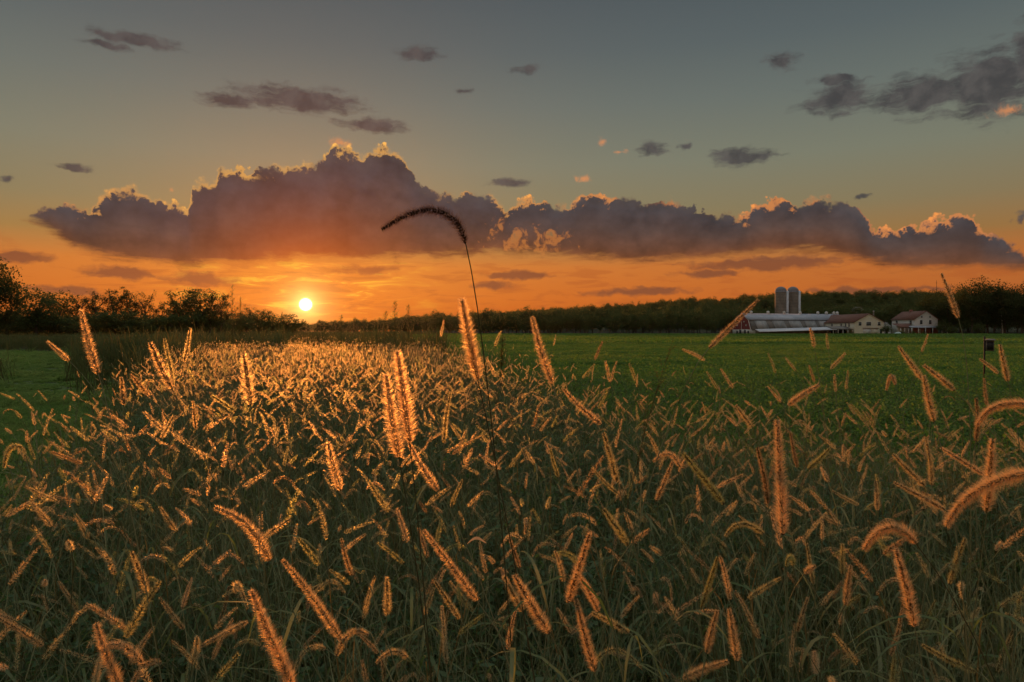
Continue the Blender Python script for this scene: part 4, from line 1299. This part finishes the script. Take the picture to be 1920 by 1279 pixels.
def hero(pts_px, L, seed, label=None, fat=1.0, dark=False, root=None, depth_tilt=None):
    """a foxtail whose head follows a few sight lines of the photograph (tip first), L = head length in metres"""
    r = np.random.default_rng(seed)
    pts_px = np.array(pts_px, float)
    plen = np.sum(np.linalg.norm(np.diff(pts_px, axis=0), axis=1))
    d = F * L / plen
    d = float(np.clip(d, 0.55, 6.0))
    k = len(pts_px)
    dt = r.uniform(-0.35, 0.35) if depth_tilt is None else depth_tilt
    P3 = np.array([pix(x, y, d + dt * L * (i / (k - 1) - 0.5)) for i, (x, y) in enumerate(pts_px)])[::-1]    # base -> tip
    if k == 2:
        mid = (P3[0] + P3[1]) / 2 + r.normal(0, 0.018, 3) * np.linalg.norm(P3[1] - P3[0])
        ctl = np.array([P3[0], mid, P3[1]])
        P3 = ctl
    t = np.linspace(0, 1, len(P3))
    tt = np.linspace(0, 1, 14)
    # smooth interpolation through the points
    cs = np.stack([np.interp(tt, t, P3[:, j]) for j in range(3)], 1)
    for _ in range(3):
        cs[1:-1] = (cs[:-2] + 2 * cs[1:-1] + cs[2:]) / 4
    hb = cs[0]
    hdir = norm(cs[1] - cs[0])
    lean = -hdir[:2] * r.uniform(0.25, 0.5) * hb[2]
    lean = lean * np.array([1.0, 0.6])
    if root is not None:
        rp = pix(root[0], root[1], d * 0.96)
        tq = min(hb[2] / max(1e-3, hb[2] - rp[2]), 2.6)
        p0 = np.array([hb[0] + (rp[0] - hb[0]) * tq, d * 0.95, 0])
    else:
        p0 = np.array([hb[0] + lean[0] + r.normal(0, 0.05), max(0.45, hb[1] + lean[1] + r.normal(0, 0.06)), 0])
    near = d < 2.2
    nbr = int((2300 if near else 1000) * fat * L / 0.11)
    fat *= r.uniform(0.92, 1.08)
    bl = 0.0105 * fat
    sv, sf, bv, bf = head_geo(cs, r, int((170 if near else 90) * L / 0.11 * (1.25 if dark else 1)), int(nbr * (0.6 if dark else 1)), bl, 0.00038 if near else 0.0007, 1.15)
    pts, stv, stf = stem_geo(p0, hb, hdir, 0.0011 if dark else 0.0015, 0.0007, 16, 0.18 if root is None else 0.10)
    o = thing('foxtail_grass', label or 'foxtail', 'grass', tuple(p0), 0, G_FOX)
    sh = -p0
    s = link('stem', mesh_np('stem', stv + sh, [stf], [M['silhouette_stem' if dark or fat > 1.3 else 'stem']], None, True), o)
    h = link('seed_head', mesh_np('seed_head', sv + sh, [sf], [M['silhouette_head' if dark else 'spikelet']]), o)
    link('bristles', mesh_np('bristles', bv + sh, [bf], [M['silhouette_bristle' if dark else 'bristle_ripe' if label else 'bristle']]), h)
    for q in range(2):
        lv, lf = leaf_geo(pts + sh, r, r.uniform(0.25, 0.6), r.uniform(0.16, 0.3), r.uniform(0.005, 0.009))
        link('leaf', mesh_np('leaf', lv, [lf], [M['blade']]), o)
    FOX.append((o, to_px(cs[-1]), to_px(cs[0]), label, d))
    return o

named = [
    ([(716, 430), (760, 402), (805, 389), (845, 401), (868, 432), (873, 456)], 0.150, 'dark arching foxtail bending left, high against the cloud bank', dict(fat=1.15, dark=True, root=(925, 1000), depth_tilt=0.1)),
    ([(866, 562), (880, 640), (896, 712)], 0.125, 'fat bristly foxtail crossing the stem of the dark arching one', dict(fat=1.7, root=(975, 1279))),
    ([(745, 660), (757, 745), (768, 830)], 0.130, 'taller of the two glowing orange foxtails standing side by side', dict(fat=1.45, root=(800, 1279))),
    ([(724, 703), (734, 785), (748, 858)], 0.125, 'shorter glowing orange foxtail touching a taller one on its right', dict(fat=1.45, root=(800, 1260))),
    ([(767, 832), (790, 875), (822, 920)], 0.100, 'orange foxtail leaning left just under the two glowing ones', dict(fat=1.0, root=(930, 1110))),
    ([(998, 596), (1014, 660), (1036, 720)], 0.110, 'tan foxtail standing alone against the woods right of the dark arching one', dict(fat=1.1, root=(1130, 1150))),
    ([(1422, 562), (1378, 605), (1330, 652)], 0.125, 'long orange foxtail slanting across the red barn gable', dict(fat=0.75, root=(1225, 790))),
    ([(1765, 513), (1780, 550), (1797, 597)], 0.100, 'tall foxtail rising above the woods right of the farmhouse', dict(fat=0.75, root=(1815, 760))),
    ([(152, 582), (165, 640), (184, 700)], 0.110, 'tan foxtail standing above the lawn\'s dark weeds', dict(fat=1.05, root=(250, 900))),
    ([(1457, 788), (1463, 900), (1468, 1002)], 0.135, 'thick upright foxtail in the meadow, widest below the silos', dict(fat=1.15, root=(1490, 1279))),
    ([(1620, 1030), (1640, 1000), (1668, 985), (1698, 995), (1718, 1020)], 0.105, 'hooped bristly foxtail bending over below the farmhouse', dict(fat=1.25)),
    ([(1832, 797), (1850, 770), (1880, 757), (1935, 757)], 0.110, 'large arching foxtail reaching in from the frame\'s right edge', dict(fat=1.3)),
    ([(1775, 985), (1793, 950), (1830, 918), (1885, 895), (1940, 884)], 0.140, 'biggest arching foxtail drooping from the right, crossing an upright one', dict(fat=1.35)),
    ([(1860, 825), (1856, 890), (1850, 960)], 0.100, 'upright foxtail crossed by the biggest drooping one', dict(fat=1.2)),
    ([(472, 1108), (500, 1180), (550, 1290)], 0.135, 'very close orange foxtail cut off by the bottom edge', dict(fat=1.25)),
    ([(405, 952), (445, 968), (480, 1000), (506, 1052)], 0.115, 'curved bristly tan foxtail bending left in the low left meadow', dict(fat=1.2)),
    ([(180, 1170), (200, 1230), (226, 1290)], 0.100, 'dim close foxtail at the bottom edge below the lawn', dict(fat=1.2)),
    ([(1106, 1000), (1085, 1065), (1065, 1130)], 0.105, 'orange foxtail leaning right, topmost of three crossing ones', dict(fat=1.1)),
    ([(1078, 1070), (1100, 1100), (1122, 1146)], 0.085, 'orange foxtail leaning left, middle of three crossing ones', dict(fat=1.0)),
    ([(1080, 1125), (1096, 1190), (1115, 1260)], 0.105, 'orange foxtail at the bottom of three crossing ones', dict(fat=1.0)),
    ([(1527, 1222), (1528, 1240), (1530, 1262)], 0.050, 'foxtail seen end on, round and fuzzy, near the bottom edge', dict(fat=1.5, depth_tilt=3.5)),
    ([(530, 1050), (580, 1110), (640, 1200)], 0.150, 'long slanting foxtail above the very close orange one', dict(fat=1.0)),
    ([(615, 830), (625, 875), (638, 920)], 0.085, 'glowing orange foxtail standing alone below the sun', dict(fat=1.1)),
    ([(795, 995), (845, 1060), (895, 1127)], 0.140, 'long tan foxtail slanting left near the stem of the dark arching one', dict(fat=0.9)),
]
for i, (pp, L, lab, kw) in enumerate(named):
    hero(pp, L, 1000 + i, lab, **kw)

more = [  # tip x, tip y, base x, base y in the photograph
    (88, 640, 130, 677), (0, 737, 28, 748), (282, 643, 322, 728), (308, 635, 325, 720), (357, 615, 345, 680), (227, 707, 232, 760), (245, 702, 280, 742), (350, 687, 367, 722), (205, 775, 240, 802),
    (270, 772, 305, 805), (132, 800, 167, 827), (97, 847, 155, 869), (190, 805, 220, 827), (235, 820, 244, 847), (325, 780, 302, 822), (457, 665, 470, 760), (397, 742, 442, 772), (362, 752, 367, 805),
    (52, 825, 65, 862), (32, 837, 50, 865), (47, 912, 107, 940), (122, 910, 130, 950), (150, 910, 162, 942), (60, 942, 97, 987), (55, 990, 90, 1027), (300, 950, 330, 995), (352, 980, 355, 1030),
    (227, 992, 255, 1025), (180, 1027, 220, 1062), (247, 1035, 277, 1112), (220, 935, 272, 955), (142, 965, 165, 1010), (845, 735, 832, 830), (782, 935, 800, 962), (912, 672, 930, 707), (1130, 640, 1115, 675),
    (1115, 683, 1092, 710), (1135, 677, 1144, 717), (1157, 677, 1146, 715), (1180, 682, 1192, 715), (1140, 732, 1122, 767), (1212, 810, 1235, 855), (1260, 787, 1240, 807), (1262, 865, 1230, 940), (1132, 812, 1158, 905),
    (1110, 877, 1160, 927), (1132, 955, 1178, 1022), (955, 1007, 975, 1065), (965, 1080, 1030, 1187), (945, 1080, 980, 1147), (785, 990, 802, 1045), (815, 1090, 862, 1160), (842, 1092, 887, 1147), (725, 1082, 725, 1155),
    (867, 900, 845, 950), (982, 840, 955, 877), (1032, 842, 1047, 895), (1057, 730, 1127, 795), (840, 1145, 827, 1225), (715, 1220, 722, 1285), (1475, 985, 1495, 1042), (1482, 812, 1495, 877), (1420, 840, 1440, 945),
    (1280, 850, 1357, 945), (1875, 647, 1890, 715), (1837, 673, 1872, 700), (1845, 710, 1850, 760), (1830, 747, 1830, 827), (1685, 650, 1730, 712), (1732, 705, 1752, 790), (1732, 685, 1790, 732), (1765, 840, 1845, 890),
    (1675, 852, 1735, 912), (1677, 905, 1770, 955), (1737, 825, 1747, 910), (1642, 902, 1645, 957), (1595, 757, 1620, 790), (1652, 760, 1637, 802), (1535, 722, 1477, 760), (1585, 662, 1557, 692), (1472, 670, 1492, 695),
    (1440, 662, 1455, 700), (1325, 697, 1345, 730), (1352, 692, 1375, 727), (1280, 655, 1322, 676), (1519, 615, 1527, 652), (1550, 625, 1553, 655), (1740, 627, 1728, 660), (1517, 685, 1527, 717), (1565, 702, 1567, 735),
    (1590, 695, 1586, 730), (1440, 725, 1465, 755), (1555, 842, 1515, 880), (1560, 920, 1610, 947), (1537, 965, 1580, 987), (1512, 1017, 1525, 1095), (1580, 1020, 1580, 1077), (1595, 1060, 1585, 1135), (1680, 1030, 1715, 1175),
    (1692, 1140, 1670, 1230), (1560, 1150, 1560, 1205), (1367, 1142, 1382, 1240), (1345, 1145, 1325, 1225), (1345, 1045, 1315, 1140), (1810, 1010, 1780, 1095), (1730, 1210, 1830, 1260), (1365, 1240, 1280, 1272), (1515, 1120, 1495, 1185),
    (1755, 1125, 1720, 1195), (1837, 1140, 1795, 1195), (1625, 1215, 1575, 1255), (370, 1215, 465, 1165), (1910, 820, 1930, 850), (1745, 1240, 1760, 1290), (1900, 1180, 1870, 1260), (1380, 760, 1410, 800), (1010, 760, 1000, 800),
    (940, 620, 928, 650), (1042, 628, 1038, 648), (832, 600, 826, 632), (690, 900, 730, 960), (560, 1010, 600, 1060), (430, 1100, 410, 1170), (300, 1120, 345, 1180), (110, 1090, 150, 1150), (640, 1010, 660, 1080)]
for i, (a, b, c, d) in enumerate(more):
    ln = math.hypot(c - a, d - b)
    L = random.uniform(0.075, 0.115) if ln > 60 else random.uniform(0.065, 0.1)
    hero([(a, b), (c, d)], L, 2000 + i, None, fat=random.uniform(0.8, 1.1))
for i, pp in enumerate([[(290, 717), (282, 712), (270, 716), (258, 742)], [(8, 876), (12, 850), (22, 836), (42, 838)], [(1662, 732), (1667, 708), (1673, 702), (1679, 722)], [(690, 1190), (672, 1180), (648, 1190), (630, 1230)],
                        [(1360, 1005), (1375, 985), (1400, 980), (1432, 1000)], [(1225, 865), (1245, 850), (1262, 852), (1275, 875)]]):
    hero(pp, random.uniform(0.08, 0.1), 3000 + i, None, fat=1.0)

# --- ordinary foxtails: a few kinds, copied
def fox_kind(seed, lod, nod):
    r = np.random.default_rng(seed)
    H = r.uniform(0.72, 0.94)
    lean_a = 0.0
    L = r.uniform(0.045, 0.115)
    hb = np.array([r.uniform(0.05, 0.22), r.normal(0, 0.03), H])
    if nod:
        dr = norm(np.array([0.75, r.normal(0, 0.1), 0.75]))
        cs = bez(hb, hb + dr * L * 0.35, hb + np.array([L * 0.55, 0, L * 0.42]), hb + np.array([L * 0.95, 0, L * r.uniform(-0.25, 0.15)]), 10)
    else:
        dr = norm(np.array([r.uniform(0.1, 1.3), r.normal(0, 0.2), 1.0]))
        cs = bez(hb, hb + dr * L * 0.3, hb + dr * L * 0.65 + np.array([0.004, 0, 0]), hb + dr * L + np.array([L * 0.12, 0, -L * 0.04]), 10)
    if lod == 2 and not nod:
        dr = norm(np.array([r.uniform(0.0, 0.55), r.normal(0, 0.1), 1.0]))
        cs = np.array([hb + dr * L * t for t in np.linspace(0, 1, 8)])
    hdir = norm(cs[1] - cs[0])
    sp, br, bw, bl = {0: (110, 1200, 0.00048, 0.0105), 1: (36, 420, 0.0009, 0.0105), 2: (8, 150, 0.0019, 0.0110)}[lod]
    bl *= r.uniform(0.66, 1.0)
    sv, sf, bv, bf = head_geo(cs, r, sp, br, bl, bw, {0: 1.0, 1: 1.2, 2: 1.6}[lod])
    pts, stv, stf = stem_geo(np.zeros(3), hb, hdir, 0.0014 + 0.0006 * lod, 0.0007 + 0.0004 * lod, 9, 0.2)
    leaves = [leaf_geo(pts, r, r.uniform(0.2, 0.65), r.uniform(0.18, 0.32), r.uniform(0.006, 0.010)) for _ in range(2)]
    return dict(sv=sv, sf=sf, bv=bv, bf=bf, stv=stv, stf=stf, leaves=leaves, head=cs)

kinds0 = [fox_kind(4000 + k, 0, k % 5 == 2) for k in range(14)]
for kd in kinds0:
    kd['m_stem'] = mesh_np('stem', kd['stv'], [kd['stf']], [M['stem']], None, True)
    kd['m_head'] = mesh_np('seed_head', kd['sv'], [kd['sf']], [M['spikelet']])
    kd['m_bri'] = mesh_np('bristles', kd['bv'], [kd['bf']], [M['bristle']])
    kd['m_leaf'] = [mesh_np('leaf', v, [f], [M['blade']]) for v, f in kd['leaves']]
def fox_joined(kd):
    b = MB()
    b.add(kd['stv'], kd['stf'], 0)
    b.add(kd['sv'], kd['sf'], 1)
    b.add(kd['bv'], kd['bf'], 2)
    for v, f in kd['leaves']:
        b.add(v, f, 3)
    return b.mesh('foxtail', [M['stem'], M['spikelet'], M['bristle'], M['blade']])
kinds1 = [fox_joined(fox_kind(4100 + k, 1, k % 5 == 2)) for k in range(12)]
kinds2 = [fox_joined(fox_kind(4200 + k, 2, k == 7)) for k in range(10)]

def strip_pts(n, x0, x1, y0, y1, fr=0.35):
    x, y = pts_uniform(n, x0, x1, y0, y1)
    k = (x < xr(y) + RNG.exponential(fr, n) - 0.1) & (x > xl(y) - RNG.exponential(0.25, n) + 0.1) & frustum(x, y, 0.7)
    return x[k], y[k]

# positions near the camera, nearest first; the first ones become individuals
x, y = strip_pts(int(18 * 10.1 * 135), -9, 9, 0.95, 11.0, 0.3)
od = np.argsort(np.hypot(x, y))
x, y = x[od], y[od]
N_IND = max(0, 300 - len(FOX))
ind = 0
rest = []
r = random.Random(5)
for i in range(len(x)):
    sc = r.uniform(0.74, 1.16) * (1.0 if y[i] > 1.6 else 0.92)
    rz = r.uniform(0, 6.283)
    visible = abs(x[i]) < 0.72 * y[i] and y[i] > 1.0
    if ind < N_IND and visible:
        kd = kinds0[i % 14]
        o = thing('foxtail_grass', 'foxtail', 'grass', (x[i], y[i], 0), rz, G_FOX)
        o.scale = (sc, sc, sc)
        o.rotation_euler = (r.gauss(0, 0.16), r.gauss(0, 0.16), rz)
        link('stem', kd['m_stem'], o)
        h = link('seed_head', kd['m_head'], o)
        link('bristles', kd['m_bri'], h)
        for lm in kd['m_leaf']:
            link('leaf', lm, o)
        ca, sa = math.cos(rz), math.sin(rz)
        w = lambda p: to_px((x[i] + sc * (p[0] * ca - p[1] * sa), y[i] + sc * (p[0] * sa + p[1] * ca), sc * p[2]))
        FOX.append((o, w(kd['head'][-1]), w(kd['head'][0]), None, y[i]))
        ind += 1
    else:
        rest.append((x[i], y[i]))
rest = np.array(rest)
x2, y2 = strip_pts(26000, -16, 1, 11, 26, 0.6)
x3, y3 = strip_pts(9000, -30, 0, 26, 60, 0.8)
# thin fringe standing in the crop's edge
x4 = RNG.uniform(-2, 9, 420)
y4 = RNG.uniform(3.6, 9.5, 420)
k = (x4 > xr(y4)) & frustum(x4, y4, 0.5) & (RNG.uniform(0, 1, 420) < np.exp(-(x4 - xr(y4)) * 0.35))
x4, y4 = x4[k], y4[k]
k2 = RNG.uniform(0, 1, len(x2)) < 0.9
x2, y2 = x2[k2], y2[k2]
X = np.concatenate([rest[:, 0], x4, x2, x3])
Y = np.concatenate([rest[:, 1], y4, y2, y3])
idx = np.concatenate([RNG.integers(0, 12, len(rest) + len(x4)), 12 + RNG.integers(0, 10, len(x2) + len(x3))])
scl = RNG.uniform(0.66, 1.14, len(X))
o = scatter('foxtail_meadow', np.stack([X, Y, np.zeros(len(X))], 1), np.stack([RNG.normal(0, 1, len(X)) * np.where(Y < 11, 0.16, 0.09), RNG.normal(0, 1, len(X)) * np.where(Y < 11, 0.16, 0.09), RNG.uniform(0, 6.283, len(X))], 1), scl, idx, kinds1 + kinds2)
tag(o, 'crowd of foxtail stalks beyond the nearest ones, running towards the sun')

# labels that single each stalk out: bearing, place, order
def col_name(px):
    for lim, nm in ((180, 'before the lawn'), (400, 'left of the sun'), (560, 'just left below the sun'), (700, 'just right below the sun'), (960, 'below the cloud\'s tall stem'),
                    (1180, 'below the woods'), (1380, 'left of the barn line'), (1530, 'below the barn'), (1670, 'below the cream building'), (1780, 'below the farmhouse')):
        if px < lim:
            return nm
    return 'below the nest box'
def row_name(py):
    return 'topping the horizon' if py < 640 else 'at field height' if py < 760 else 'in the upper meadow' if py < 900 else 'in the mid meadow' if py < 1060 else 'low in the meadow'
byl = {}
for (o, tp, bp, lab, d) in FOX:
    if lab:
        continue
    dx, dy = tp[0] - bp[0], bp[1] - tp[1]
    post = 'drooping' if dy < 0 else 'upright' if abs(dx) < 0.3 * dy else ('left-leaning' if dx < 0 else 'right-leaning')
    c = ((tp[0] + bp[0]) / 2, (tp[1] + bp[1]) / 2)
    byl.setdefault('%s foxtail %s %s' % (post, row_name(c[1]), col_name(c[0])), []).append((c[0], o))
for lab, rows in byl.items():
    rows.sort(key=lambda q: q[0])
    for i, (_, o) in enumerate(rows):
        o['label'] = lab if len(rows) == 1 else lab + ', %s from the left' % ordinal(i + 1)

# ------------------------------------------------------------------ tall weeds on the skyline, panicle grass, dry leaf, broad blade
def spire_weed(px, py, d, label, seed, wid=0.22, nb=26):
    r = np.random.default_rng(seed)
    x_ = px_x(px, d)
    h = CAM_H + (620 - py) / F * d
    o = thing('tall_weed', label, 'weed', (x_, d, 0), 0, 'tall weeds on the skyline')
    top = np.array([r.normal(0, 0.04), r.normal(0, 0.04), h])
    st = bez(np.zeros(3), np.array([0, 0, h * 0.4]), top * 0.7, top, 9)
    MB().tube(st, np.linspace(0.014, 0.004, 9), 5).build('stem', M['thicket'], o)
    b = MB()
    for i in range(nb):
        f = 0.28 + 0.7 * i / nb
        p = np.array([np.interp(f, np.linspace(0, 1, 9), st[:, k]) for k in range(3)])
        a = i * 2.4
        ln = wid * h * 0.5 * (1.15 - f) * r.uniform(0.7, 1.2)
        dd = np.array([math.cos(a), math.sin(a), 1.1])
        q = p + norm(dd) * ln
        b.tube([p, (p + q) / 2 + [0, 0, 0.01], q], [0.005, 0.004, 0.002], 3, 1, False)
        n_ = 16
        t = r.uniform(0.15, 1.05, n_)[:, None]
        c = p + (q - p) * t + r.normal(0, 0.02, (n_, 3))
        dv = norm(r.normal(0, 1, (n_, 3)) + [0, 0, 0.4])
        v, ff = leaf_quads(c, dv, perp(dv)[0], r.uniform(0.03, 0.08, n_), r.uniform(0.012, 0.03, n_))
        b.add(v, ff, 0)
    b.build('foliage', [M['thicket'], M['thicket']], o)
for i, (px, py, d, lab) in enumerate([(436, 532, 30, 'tall spire-shaped weed standing highest left of the sun'), (451, 556, 31, 'shorter spire weed touching the highest one on its right'), (424, 558, 31, 'shorter spire weed at the left of the highest one'),
                                      (740, 563, 26, 'dark spiky weed, taller of the two right of the sun'), (766, 570, 27, 'dark spiky weed, shorter of the two right of the sun'), (722, 583, 27, 'low bushy weed left of the two spiky ones'),
                                      (640, 590, 34, 'small weed with branching top just right of the sun'), (530, 585, 34, 'small weed just left of the sun'), (938, 628, 10, 'dark thin seed stalk standing before the woods')]):
    spire_weed(px, py, d, lab, 700 + i, 0.34 if d > 20 else 0.12, 30 if d > 20 else 22)

# airy panicle grass left of the barn
d = 1.9
base = pix(1185, 850, d)
tip = pix(1264, 632, d)
p0 = np.array([base[0] - 0.12, d - 0.05, 0])
pg = thing('panicle_grass', 'pale airy grass panicle rising against the green field left of the barn', 'grass', tuple(p0))
st = bez(np.zeros(3), np.array([0, 0, 0.5]), base - p0 - (tip - base) * 0.2, tip - p0, 16)
MB().tube(st, np.linspace(0.0014, 0.0004, 16), 4).build('stem', M['dry_blade'], pg)
b = MB()
r_ = np.random.default_rng(77)
for i in range(20):
    f = 0.70 + 0.28 * i / 20
    p = np.array([np.interp(f, np.linspace(0, 1, 16), st[:, k]) for k in range(3)])
    ax = norm(st[-1] - st[-4])
    dd = norm(ax + r_.normal(0, 0.35, 3))
    ln = 0.13 * (1.05 - f) / 0.35 * r_.uniform(0.7, 1.1)
    q = p + dd * ln
    b.tube([p, (p + q) / 2, q], [0.0006, 0.0005, 0.0003], 3, 0, False)
    n_ = 14
    t = r_.uniform(0.3, 1.0, n_)[:, None]
    c = p + (q - p) * t + r_.normal(0, 0.0018, (n_, 3))
    dv = norm(dd + r_.normal(0, 0.4, (n_, 3)))
    v, ff = leaf_quads(c, dv, perp(dv)[0], np.full(n_, 0.005), np.full(n_, 0.0022))
    b.add(v, ff, 0)
b.build('panicle', M['dry_blade'], pg)
# curled dry leaf caught in the grass
c = pix(893, 1014, 1.25)
u = np.linspace(0, 1, 9)
pth = np.stack([c[0] - 0.017 + 0.036 * u, c[1] + 0.006 * np.sin(u * 5), c[2] - 0.006 + 0.010 * np.sin(u * 2.8)], 1)
v, f = strip(pth, 0.0055 * np.sin(np.pi * (0.08 + 0.86 * u)), (0.1, 0.5, 0.85))
tag(link('dry_leaf', mesh_np('dry_leaf', v, [f], [M['dry_leaf']])), 'small pale curled dry leaf caught in the grass near the centre', 'leaf')

# ------------------------------------------------------------------ haze: the evening air
hz = MB().box(-780, 780, -75, 775, -1.0, 42.0)
hm, ht_ = mat('haze')
pv = ht_.n.new('ShaderNodeVolumePrincipled')
pv.inputs['Color'].default_value = (0.90, 0.88, 0.86, 1)
pv.inputs['Density'].default_value = HAZE_DENSITY
pv.inputs['Anisotropy'].default_value = HAZE_G
ho = ht_.n.new('ShaderNodeOutputMaterial')
ht_.l.new(pv.outputs[0], ho.inputs['Volume'])
tag(hz.build('haze', hm), 'thin evening haze', None, None, 'stuff')
